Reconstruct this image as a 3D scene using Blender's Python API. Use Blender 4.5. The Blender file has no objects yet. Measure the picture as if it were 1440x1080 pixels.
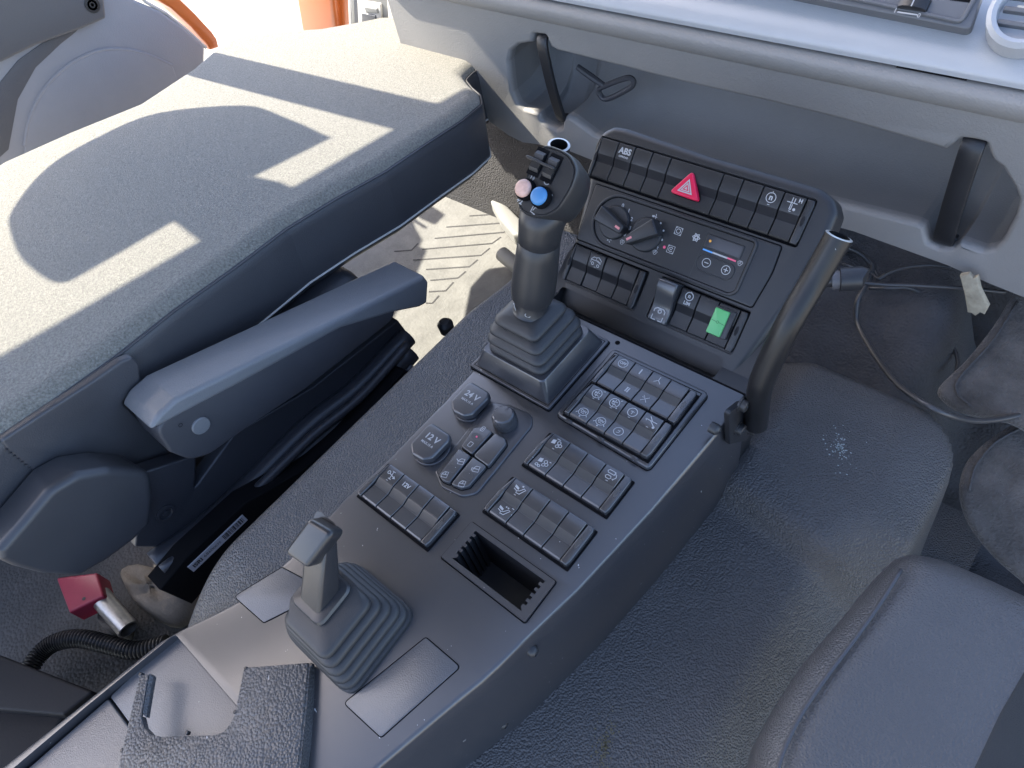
import bpy, bmesh, math, random
from mathutils import Vector as V, Matrix
random.seed(7)
D = bpy.data
SC = bpy.context.scene
COL = SC.collection

# ---------------------------------------------------------------- survey of the place
# metres; origin on the console deck, X across the cab, Y towards the dashboard, Z up
FPX = 980.106
RROWS = [V((0.7586, 0.6286, -0.1715)), V((0.4228, -0.6751, -0.6045)), V((-0.4958, 0.3861, -0.7779))]
CAM = V((0.3107, -0.3503, 0.5917))


def at(x, y, n, q):
    """point of the plane (n, q) sighted at photo pixel x, y"""
    d = RROWS[0] * ((x - 720) / FPX) + RROWS[1] * ((y - 540) / FPX) + RROWS[2]
    n = V(n)
    return CAM + d * (n.dot(V(q) - CAM) / n.dot(d))


def Z(x, y, z=0.0): return at(x, y, (0, 0, 1), (0, 0, z))
def X(x, y, v): return at(x, y, (1, 0, 0), (v, 0, 0))
def Y(x, y, v): return at(x, y, (0, 1, 0), (0, v, 0))


class Fr:
    """local frame: origin, two in-plane axes, normal"""
    def __init__(s, o, ux, uy):
        s.o = V(o); s.u = V(ux).normalized(); s.n = s.u.cross(V(uy)).normalized(); s.v = s.n.cross(s.u)
    def __call__(s, u, v, w=0.0): return s.o + s.u * u + s.v * v + s.n * w
    def px(s, x, y, w=0.0):
        p = at(x, y, s.n, s.o + s.n * w) - s.o
        return (p.dot(s.u), p.dot(s.v))
    def tr(s, pts, w=0.0): return [s.px(x, y, w) for x, y in pts]
    def sub(s, u, v, w=0.0, rot=0.0, pitch=0.0):
        c, q = math.cos(rot), math.sin(rot)
        uu = s.u * c + s.v * q; vv = s.v * c - s.u * q
        cp, sp = math.cos(pitch), math.sin(pitch)
        return Fr(s(u, v, w), uu, vv * cp + s.n * sp)


TH, FY, FZ = 0.79809, 0.09304, 0.01339
PF = Fr((0, 0, 0), (1, 0, 0), (0, 1, 0))                                   # console deck
FF = Fr((0, FY, FZ), (1, 0, 0), (0, math.cos(TH), math.sin(TH)))           # switch fascia
RA = math.radians(7)
RF = Fr((0, -0.29, 0), (1, 0, 0), (0, math.cos(RA), math.sin(RA)))         # rear deck
SA = math.atan2(.08, .78)
SF = Fr((0, -0.43, 0.11), (1, 0, 0), (0, math.cos(SA), -math.sin(SA)))     # back of the folded seat
def XF(x): return Fr((x, 0, 0), (0, 1, 0), (0, 0, 1))                      # normal +X
def YF(y): return Fr((0, y, 0), (1, 0, 0), (0, 0, 1))                      # normal -Y (towards the camera)


# ---------------------------------------------------------------- 2D helpers
def rpoly(pts, r, seg=5):
    """round the corners of a polygon; r number or list"""
    out = []; n = len(pts)
    for i in range(n):
        p = V(pts[i]); a = V(pts[i - 1]) - p; b = V(pts[(i + 1) % n]) - p
        rr = r[i] if isinstance(r, (list, tuple)) else r
        la, lb = a.length, b.length
        if rr <= 0 or la < 1e-6 or lb < 1e-6:
            out.append(tuple(p)); continue
        a /= la; b /= lb
        ang = a.angle(b)
        if ang > 3.05:
            out.append(tuple(p)); continue
        t = min(rr / math.tan(ang / 2), la * .49, lb * .49)
        p0 = p + a * t; p1 = p + b * t
        for k in range(seg + 1):
            s = k / seg
            q = p0 * (1 - s) ** 2 + p * 2 * s * (1 - s) + p1 * s * s
            out.append((q.x, q.y))
    return out


def area(p):
    return sum(p[i - 1][0] * p[i][1] - p[i][0] * p[i - 1][1] for i in range(len(p))) / 2


def ccw(p): return p if area(p) > 0 else p[::-1]


def offs(p, d):
    """inset a ccw polygon by d; runs of edges that would turn inside out collapse to one corner"""
    n = len(p); P = [V(q) for q in p]
    E = []
    for i in range(n):
        e = P[(i + 1) % n] - P[i]
        E.append(e.normalized() if e.length > 1e-9 else (E[-1] if E else V((1, 0))))
    N = [V((-e.y, e.x)) for e in E]
    out = []
    for i in range(n):
        m = N[i - 1] + N[i]
        if m.length < 1e-6: m = N[i].copy()
        m.normalize()
        out.append(P[i] + m * d * min(1 / max(m.dot(N[i]), .35), 2.0))
    if d > 0:
        bad = [(out[(i + 1) % n] - out[i]).dot(E[i]) <= 0 for i in range(n)]
        for _ in range(4):
            if not any(bad) or all(bad): break
            i0 = next(i for i in range(n) if not bad[i])
            i = i0; done = 0
            while done < n:
                j = (i + 1) % n; done += 1
                if bad[j]:
                    k = j
                    while bad[k % n]: k += 1
                    k %= n
                    # lines of the good edges i and k
                    a0 = P[i] + N[i] * d; b0 = P[k] + N[k] * d
                    cr = E[i].x * E[k].y - E[i].y * E[k].x
                    if abs(cr) > .08:
                        t = ((b0.x - a0.x) * E[k].y - (b0.y - a0.y) * E[k].x) / cr
                        q = a0 + E[i] * t
                    else: q = (a0 + b0) / 2
                    m = j
                    while True:
                        out[m] = q.copy()
                        if m == k: break
                        m = (m + 1) % n
                    done += (k - j) % n; i = k
                else: i = j
            nb = [bad[i] or (out[(i + 1) % n] - out[i]).dot(E[i]) < -1e-9 for i in range(n)]
            if nb == bad: break
            bad = nb
    return [(q.x, q.y) for q in out]


def rrect(u0, v0, u1, v1, r, seg=5):
    return rpoly([(u0, v0), (u1, v0), (u1, v1), (u0, v1)], r, seg)


def circ(cu, cv, r, n=24, r2=None):
    r2 = r2 or r
    return [(cu + r * math.cos(2 * math.pi * k / n), cv + r2 * math.sin(2 * math.pi * k / n)) for k in range(n)]


def catmull(pts, k=6, closed=False):
    pts = [V(p) for p in pts]; n = len(pts); out = []
    rng = range(n) if closed else range(n - 1)
    for i in rng:
        p1 = pts[i]; p2 = pts[(i + 1) % n]
        p0 = pts[i - 1] if (closed or i > 0) else p1 * 2 - p2
        p3 = pts[(i + 2) % n] if (closed or i + 2 < n) else p2 * 2 - p1
        for j in range(k):
            t = j / k
            out.append(.5 * ((2 * p1) + (p2 - p0) * t + (2 * p0 - 5 * p1 + 4 * p2 - p3) * t * t + (3 * p1 - p0 - 3 * p2 + p3) * t ** 3))
    if not closed: out.append(pts[-1])
    return out


WL = {}


def empty(name, loc, label, cat, group=None, kind=None):
    o = D.objects.new(name, None); COL.objects.link(o)
    o.location = loc; o.empty_display_size = .02
    WL[o.name] = V(loc); o['label'] = label; o['category'] = cat
    if group: o['group'] = group
    if kind: o['kind'] = kind
    return o


_txt = {}


def text_mesh(s, bold=0.0):
    key = (s, bold)
    if key not in _txt:
        cu = D.curves.new('t', 'FONT'); cu.body = s; cu.size = 1; cu.align_x = 'CENTER'; cu.align_y = 'CENTER'
        cu.offset = bold; cu.resolution_u = 3
        ob = D.objects.new('t', cu); COL.objects.link(ob)
        bpy.context.view_layer.update()
        me = D.meshes.new_from_object(ob)
        _txt[key] = ([tuple(v.co) for v in me.vertices], [tuple(p.vertices) for p in me.polygons])
        D.objects.remove(ob); D.meshes.remove(me); D.curves.remove(cu)
    return _txt[key]


class MB:
    def __init__(s): s.bm = bmesh.new()
    def face(s, vs, mi=0, sm=True):
        try:
            f = s.bm.faces.new(vs); f.material_index = mi; f.smooth = sm; return f
        except ValueError:
            return None
    def vs(s, pts): return [s.bm.verts.new(p) for p in pts]
    def loft(s, rings, mi=0, cap0=True, cap1=True, closed=True):
        R = [s.vs(r) for r in rings]; n = len(R[0])
        for a, b in zip(R, R[1:]):
            for i in range(n if closed else n - 1):
                j = (i + 1) % n
                s.face([a[i], a[j], b[j], b[i]], mi)
        if cap0: s.face(R[0][::-1], mi)
        if cap1: s.face(R[-1], mi)
        return R
    def prism(s, poly, w0, w1, fr, mi=0, bev=0.0, seg=3, bot=False, draft=0.0):
        p = ccw(poly); rings = []
        if bot and bev:
            for k in range(seg + 1):
                t = math.pi / 2 * k / seg          # 0: bottom inset, pi/2: full outline
                rings.append([fr(u, v, w0 + bev * (1 - math.cos(t))) for u, v in offs(p, bev * (1 - math.sin(t)))])
        else:
            rings.append([fr(u, v, w0) for u, v in offs(p, -draft)] if draft else [fr(u, v, w0) for u, v in p])
        if bev:
            for k in range(seg + 1):
                t = math.pi / 2 * k / seg
                rings.append([fr(u, v, w1 - bev * (1 - math.sin(t))) for u, v in offs(p, bev * (1 - math.cos(t)))])
        else:
            rings.append([fr(u, v, w1) for u, v in p])
        return s.loft(rings, mi)
    def ringwall(s, poly, w0, w1, fr, width, mi=0, rnd=True):
        """raised rim following an outline"""
        p = ccw(poly); q = offs(p, width); m1 = offs(p, width * .25); m2 = offs(p, width * .75)
        rs = [[fr(u, v, w0) for u, v in p], [fr(u, v, w1 - (w1 - w0) * .25) for u, v in p], [fr(u, v, w1) for u, v in m1], [fr(u, v, w1) for u, v in m2],
              [fr(u, v, w1 - (w1 - w0) * .25) for u, v in q], [fr(u, v, w0) for u, v in q]]
        s.loft(rs, mi, False, False)
    def tube(s, pts, r, n=10, mi=0, cap=True, bore=0.0):
        pts = [V(p) for p in pts]; m = len(pts)
        rad = r if isinstance(r, (list, tuple)) else [r] * m
        t0 = (pts[1] - pts[0]).normalized()
        a = t0.orthogonal().normalized(); rings = []
        for i in range(m):
            t = (pts[min(i + 1, m - 1)] - pts[max(i - 1, 0)]).normalized()
            a = (a - t * a.dot(t)).normalized(); b = t.cross(a)
            rings.append([pts[i] + (a * math.cos(2 * math.pi * k / n) + b * math.sin(2 * math.pi * k / n)) * rad[i] for k in range(n)])
        if bore:
            c = pts[-1]; dv = (pts[-1] - pts[-2]).normalized()
            rings.append([c + (q - c) * bore + dv * .0006 for q in rings[-1]])
            rings.append([c + (q - c) - dv * .05 for q in rings[-1]])
            s.loft(rings[:-2], mi, True, False); s.loft(rings[-3:-1], mi + 1, False, False); s.loft(rings[-2:], mi, False, True)
        else:
            s.loft(rings, mi, cap, cap)
    def rev(s, prof, fr, n=32, mi=0, cap=True):
        s.loft([[fr(r * math.cos(2 * math.pi * k / n), r * math.sin(2 * math.pi * k / n), h) for k in range(n)] for r, h in prof], mi, cap, cap)
    def ribbon(s, pl, width, fr, w, mi=1, closed=False, h=.00012):
        p = [V(q) for q in pl]; n = len(p); L = []; R = []
        for i in range(n):
            a = p[i - 1] if (closed or i) else p[i]; b = p[(i + 1) % n] if (closed or i < n - 1) else p[i]
            t = b - a
            if t.length < 1e-9: t = V((1, 0))
            t.normalize(); m = V((-t.y, t.x)) * width / 2
            L.append(p[i] + m); R.append(p[i] - m)
        for i in range(n if closed else n - 1):
            j = (i + 1) % n
            q = s.vs([fr(L[i].x, L[i].y, w + h), fr(R[i].x, R[i].y, w + h), fr(R[j].x, R[j].y, w + h), fr(L[j].x, L[j].y, w + h)])
            s.face(q, mi, False)
    def text(s, t, size, fr, u=0, v=0, w=0.0, mi=1, bold=.02, rot=0.0, sx=1.0):
        vv, ff = text_mesh(t, bold); c, q = math.cos(rot), math.sin(rot)
        B = s.vs([fr(u + (x * sx * c - y * q) * size, v + (x * sx * q + y * c) * size, w + .00012) for x, y, _ in vv])
        for f in ff: s.face([B[i] for i in f], mi, False)
    def disc(s, cu, cv, r, fr, w, mi=1, n=14):
        s.face(s.vs([fr(a, b, w + .00012) for a, b in circ(cu, cv, r, n)]), mi, False)
    def fill(s, loops, fr, w, mi=0):
        es = []; out = []
        for lp in loops:
            vv = s.vs([fr(u, v, w) for u, v in lp]); out.append(vv)
            es += [s.bm.edges.new((vv[i], vv[(i + 1) % len(vv)])) for i in range(len(vv))]
        g = bmesh.ops.triangle_fill(s.bm, use_beauty=True, use_dissolve=False, edges=es, normal=fr.n)
        for f in g['geom']:
            if isinstance(f, bmesh.types.BMFace): f.material_index = mi; f.smooth = True
        return out
    def build(s, name, mats, parent=None, label=None, cat=None, group=None, kind=None, loc=None, sub=0, sharp=38, cut=None, recalc=True, solid=0, bevel=0):
        bm = s.bm
        bmesh.ops.remove_doubles(bm, verts=bm.verts, dist=1e-6)
        if recalc: bmesh.ops.recalc_face_normals(bm, faces=bm.faces)
        if loc is None: loc = WL[parent.name] if parent else V((0, 0, 0))
        loc = V(loc)
        bmesh.ops.translate(bm, verts=bm.verts, vec=-loc)
        me = D.meshes.new(name); bm.to_mesh(me); bm.free()
        for m in (mats if isinstance(mats, (list, tuple)) else [mats]): me.materials.append(m)
        o = D.objects.new(name, me); COL.objects.link(o)
        o.location = loc
        if parent:
            o.parent = parent; o.location = loc - WL[parent.name]
        WL[o.name] = loc
        if label: o['label'] = label
        if cat: o['category'] = cat
        if group: o['group'] = group
        if kind: o['kind'] = kind
        if cut:
            for c in cut:
                md = o.modifiers.new('cut', 'BOOLEAN'); md.operation = 'DIFFERENCE'; md.solver = 'EXACT'; md.object = c
            bpy.context.view_layer.update()
            me2 = D.meshes.new_from_object(o.evaluated_get(bpy.context.evaluated_depsgraph_get()))
            o.modifiers.clear(); o.data = me2; me2.name = name; me = me2
        if bevel:
            md = o.modifiers.new('b', 'BEVEL'); md.width = bevel; md.segments = 3; md.limit_method = 'ANGLE'; md.angle_limit = math.radians(40); md.harden_normals = False
        if solid:
            md = o.modifiers.new('s', 'SOLIDIFY'); md.thickness = solid; md.offset = -1
        if sub:
            md = o.modifiers.new('ss', 'SUBSURF'); md.levels = sub; md.render_levels = sub
        elif sharp:
            me.set_sharp_from_angle(angle=math.radians(sharp))
        return o


def cutter(poly, w0, w1, fr):
    b = MB(); b.prism(poly, w0, w1, fr)
    return b.build('cutter', [], None)


# ---------------------------------------------------------------- materials
def mat(name, col, rough=.5, grain=0, gs=400, kind='noise', var=0.0, vs=6, spec=.5, metal=0, specks=0.0, sheen=0.0, dist=.001, speckcol=(.5, .5, .5), vcol=None, coat=0):
    m = D.materials.new(name); m.use_nodes = True; nt = m.node_tree; N = nt.nodes; L = nt.links
    b = N['Principled BSDF']
    b.inputs['Base Color'].default_value = (*col, 1); b.inputs['Roughness'].default_value = rough
    b.inputs['Specular IOR Level'].default_value = spec; b.inputs['Metallic'].default_value = metal
    if coat: b.inputs['Coat Weight'].default_value = coat; b.inputs['Coat Roughness'].default_value = .25
    if sheen: b.inputs['Sheen Weight'].default_value = sheen; b.inputs['Sheen Roughness'].default_value = .5
    tc = N.new('ShaderNodeTexCoord')
    colsock = None
    if var:
        n1 = N.new('ShaderNodeTexNoise'); n1.inputs['Scale'].default_value = vs; n1.inputs['Detail'].default_value = 8; n1.inputs['Roughness'].default_value = .65
        L.new(tc.outputs['Object'], n1.inputs['Vector'])
        r = N.new('ShaderNodeValToRGB'); c2 = vcol or tuple(min(1, c * (1 + var)) for c in col); c1 = tuple(c * (1 - var) for c in col)
        r.color_ramp.elements[0].position = .3; r.color_ramp.elements[1].position = .72
        r.color_ramp.elements[0].color = (*c1, 1); r.color_ramp.elements[1].color = (*c2, 1)
        L.new(n1.outputs['Fac'], r.inputs['Fac']); colsock = r.outputs['Color']
        mr = N.new('ShaderNodeMapRange'); mr.inputs['To Min'].default_value = max(.02, rough - .05); mr.inputs['To Max'].default_value = min(1, rough + .05)
        L.new(n1.outputs['Fac'], mr.inputs['Value']); L.new(mr.outputs['Result'], b.inputs['Roughness'])
    if specks:
        vz = N.new('ShaderNodeTexVoronoi'); vz.inputs['Scale'].default_value = 130; vz.feature = 'F1'
        nz = N.new('ShaderNodeTexNoise'); nz.inputs['Scale'].default_value = 90
        mx = N.new('ShaderNodeMixRGB'); mx.inputs['Fac'].default_value = .02
        L.new(tc.outputs['Object'], mx.inputs['Color1']); L.new(nz.outputs['Color'], mx.inputs['Color2']); L.new(tc.outputs['Object'], nz.inputs['Vector'])
        L.new(mx.outputs['Color'], vz.inputs['Vector'])
        sp = N.new('ShaderNodeSeparateColor'); L.new(vz.outputs['Color'], sp.inputs['Color'])
        # speck radius differs per cell, most cells have none
        ma = N.new('ShaderNodeMapRange'); ma.inputs['From Min'].default_value = 1 - specks; ma.inputs['From Max'].default_value = 1; ma.inputs['To Min'].default_value = 0; ma.inputs['To Max'].default_value = .11
        L.new(sp.outputs['Red'], ma.inputs['Value'])
        lt = N.new('ShaderNodeMath'); lt.operation = 'LESS_THAN'; L.new(vz.outputs['Distance'], lt.inputs[0]); L.new(ma.outputs['Result'], lt.inputs[1])
        m2 = N.new('ShaderNodeMixRGB'); m2.inputs['Color2'].default_value = (*speckcol, 1)
        if colsock: L.new(colsock, m2.inputs['Color1'])
        else: m2.inputs['Color1'].default_value = (*col, 1)
        L.new(lt.outputs['Value'], m2.inputs['Fac']); colsock = m2.outputs['Color']
    if colsock: L.new(colsock, b.inputs['Base Color'])
    if grain:
        bp = N.new('ShaderNodeBump'); bp.inputs['Strength'].default_value = grain; bp.inputs['Distance'].default_value = dist
        if kind == 'noise':
            n2 = N.new('ShaderNodeTexNoise'); n2.inputs['Scale'].default_value = gs; n2.inputs['Detail'].default_value = 3
            L.new(tc.outputs['Object'], n2.inputs['Vector']); L.new(n2.outputs['Fac'], bp.inputs['Height'])
        else:
            wv = N.new('ShaderNodeTexNoise'); wv.inputs['Scale'].default_value = gs * .5
            L.new(tc.outputs['Object'], wv.inputs['Vector'])
            mp = N.new('ShaderNodeMixRGB'); mp.inputs['Fac'].default_value = .004 * 100 / gs
            L.new(tc.outputs['Object'], mp.inputs['Color1']); L.new(wv.outputs['Color'], mp.inputs['Color2'])
            v2 = N.new('ShaderNodeTexVoronoi'); v2.feature = 'SMOOTH_F1'; v2.inputs['Scale'].default_value = gs; v2.inputs['Smoothness'].default_value = .4
            L.new(mp.outputs['Color'], v2.inputs['Vector']); 
            iv = N.new('ShaderNodeMath'); iv.operation = 'SUBTRACT'; iv.inputs[0].default_value = 1
            L.new(v2.outputs['Distance'], iv.inputs[1]); L.new(iv.outputs['Value'], bp.inputs['Height'])
        L.new(bp.outputs['Normal'], b.inputs['Normal'])
    return m


M = {}
M['deck'] = mat('console_plastic', (.036, .036, .040), .30, .25, 1500, var=.07, vs=9, specks=.30, dist=.00025, spec=1.0)
M['fascia'] = mat('fascia_plastic', (.016, .016, .017), .42, .25, 1700, var=.08, vs=12, specks=.02, dist=.0004)
M['key'] = mat('switch_plastic', (.037, .037, .040), .25, .2, 1800, var=.06, vs=20, specks=.05, dist=.0002, spec=.95)
M['band'] = mat('switch_window', (.062, .060, .058), .32)
M['bandf'] = mat('fascia_switch_window', (.011, .011, .013), .6, spec=.2)
M['boxblack'] = mat('matt_black_plastic', (.010, .010, .012), .6, .3, 300, spec=.25, dist=.0005)
M['dashin'] = mat('shelf_interior_shade', (.185, .181, .177), .6, .5, 600, 'vor', var=.06, vs=9, dist=.0005)  # dash plastic darkened; shade inside the shelf is put into the colour
M['gap'] = mat('dark_gap', (.004, .004, .005), .8, spec=.1)
M['white'] = mat('printed_white', (.38, .38, .38), .6)
M['red'] = mat('hazard_red', (.62, .012, .06), .3)
M['redlight'] = mat('pale_red', (.62, .22, .22), .5)
M['green'] = mat('green_lens', (.085, .36, .12), .28)
M['greendark'] = mat('green_ink', (.02, .14, .04), .5)
M['blue'] = mat('blue_button', (.055, .20, .42), .42, .2, 900, dist=.0003)
M['peach'] = mat('worn_pink_button', (.56, .35, .28), .5, .3, 500, var=.25, vs=120, dist=.0004)
M['orange_ink'] = mat('orange_ink', (.75, .33, .04), .5)
M['blue_ink'] = mat('blue_ink', (.10, .32, .68), .5)
M['pink_ink'] = mat('pink_ink', (.75, .10, .18), .5)
M['display'] = mat('display_glass', (.035, .037, .042), .12)
M['rubber'] = mat('grey_rubber', (.026, .026, .027), .50, .25, 900, var=.10, vs=25, dist=.0005)
M['grip'] = mat('grip_plastic', (.021, .021, .022), .40, .2, 1400, var=.10, vs=30, dist=.0003)
M['lever'] = mat('lever_plastic', (.024, .024, .026), .30, .2, 1200, var=.12, vs=40, dist=.0003)
M['black'] = mat('black_plastic', (.018, .018, .020), .4, .2, 900, var=.15, vs=20, dist=.0004)
M['tube'] = mat('painted_tube', (.010, .010, .011), .36, .15, 500, var=.25, vs=35, specks=.06, dist=.0003, spec=.38)
M['metal'] = mat('worn_metal', (.50, .49, .47), .38, .2, 300, var=.2, vs=60, metal=.9, dist=.0006)
M['bolt'] = mat('bolt_metal', (.030, .030, .031), .4, metal=.1)
M['mat'] = mat('engine_cover_mat', (.068, .067, .067), .40, .75, 470, 'vor', var=.16, vs=7, dist=.0020)
M['carpet'] = mat('felt_carpet', (.085, .080, .076), .95, 1.0, 300, var=.4, vs=22, spec=.15, sheen=.3, dist=.003)
M['darkcarpet'] = mat('dark_carpet', (.065, .064, .066), .85, .9, 300, 'vor', var=.3, vs=8, spec=.25, dist=.0015)
M['fabric'] = mat('seat_fabric', (.190, .181, .155), .92, 1.0, 700, var=.5, vs=380, spec=.2, sheen=.25, dist=.0018)
M['vinyl'] = mat('seat_vinyl', (.050, .050, .055), .42, .35, 600, 'vor', var=.08, vs=10, dist=.0005)
M['armvinyl'] = mat('armrest_vinyl', (.165, .167, .172), .38, .4, 700, 'vor', var=.06, vs=12, dist=.0006)
M['armshell'] = mat('armrest_shell', (.050, .050, .056), .5, .25, 900, var=.08, vs=14, dist=.0004)
M['hinge'] = mat('hinge_cover_plastic', (.045, .045, .049), .38, .25, 1000, var=.08, vs=12, dist=.0004)
M['bellow'] = mat('bellows_vinyl', (.034, .035, .041), .36, .2, 500, 'vor', dist=.0005)
M['dash'] = mat('dash_soft_plastic', (.235, .227, .218), .5, .5, 520, 'vor', var=.04, vs=8, dist=.0006)
M['dashdark'] = mat('dash_dark_frame', (.10, .105, .115), .4)
M['dashtop'] = mat('dash_pad', (.37, .38, .395), .30, .3, 700, 'vor', var=.03, vs=8, dist=.0004)
M['door'] = mat('door_trim', (.235, .235, .25), .55, .4, 500, 'vor', var=.05, vs=7, dist=.0006)
M['pull'] = mat('door_pull', (.075, .075, .082), .5, .4, 420, 'vor', dist=.0008)
M['orange'] = mat('orange_paint', (.50, .12, .022), .3, var=.08, vs=6, coat=.5)
M['concrete'] = mat('pale_concrete', (.36, .345, .31), .9, .4, 60, var=.22, vs=5, dist=.004)
M['floormat'] = mat('rubber_floor', (.150, .149, .140), .75, .5, 160, var=.25, vs=18, dist=.002)
M['dustfloor'] = mat('dusty_floor', (.070, .063, .058), .8, .9, 170, 'vor', var=.35, vs=9, dist=.0018)
M['pink'] = mat('red_plastic', (.33, .025, .055), .42, .2, 300, var=.1, vs=30, dist=.0005)
M['cloth'] = mat('beige_cloth', (.19, .165, .135), .95, .6, 300, var=.25, vs=30, dist=.002)
M['foam'] = mat('beige_foam', (.36, .32, .24), .95, .6, 200, var=.3, vs=50, dist=.002)
M['label'] = mat('paper_label', (.42, .42, .46), .6)
M['ink'] = mat('black_ink', (.03, .03, .035), .6)
M['leather'] = mat('trim_leather_grain', (.072, .071, .072), .34, 1.0, 430, 'vor', var=.18, vs=25, specks=.10, dist=.0010)
M['lid'] = mat('lid_plastic', (.080, .082, .090), .34, .8, 900, var=.14, vs=9, specks=.16, dist=.0004, spec=.9)
M['inlay'] = mat('inlay_plastic', (.062, .064, .070), .32, .8, 1000, var=.08, vs=14, specks=.05, dist=.0004, spec=.9)
M['dseat'] = mat('driver_seat_vinyl', (.072, .070, .070), .34, .8, 560, 'vor', var=.08, vs=9, dist=.0009)
M['insert'] = mat('driver_seat_insert', (.026, .028, .029), .9, .7, 900, dist=.001)
M['cable'] = mat('cable_sheath', (.050, .050, .052), .34)
M['lining'] = mat('roof_lining', (.28, .28, .275), .9)
M['cream'] = mat('pale_trim', (.50, .48, .44), .6, .4, 500, 'vor', dist=.0005)
M['whiteplastic'] = mat('white_plastic', (.20, .20, .19), .6)

# ================================================================ SYMBOLS (printed marks, normalised to about 1 unit)
def c_(cx, cy, r, n=20, a0=0, a1=360):
    return [(cx + r * math.cos(math.radians(a0 + (a1 - a0) * k / n)), cy + r * math.sin(math.radians(a0 + (a1 - a0) * k / n))) for k in range(n + 1)]


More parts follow.
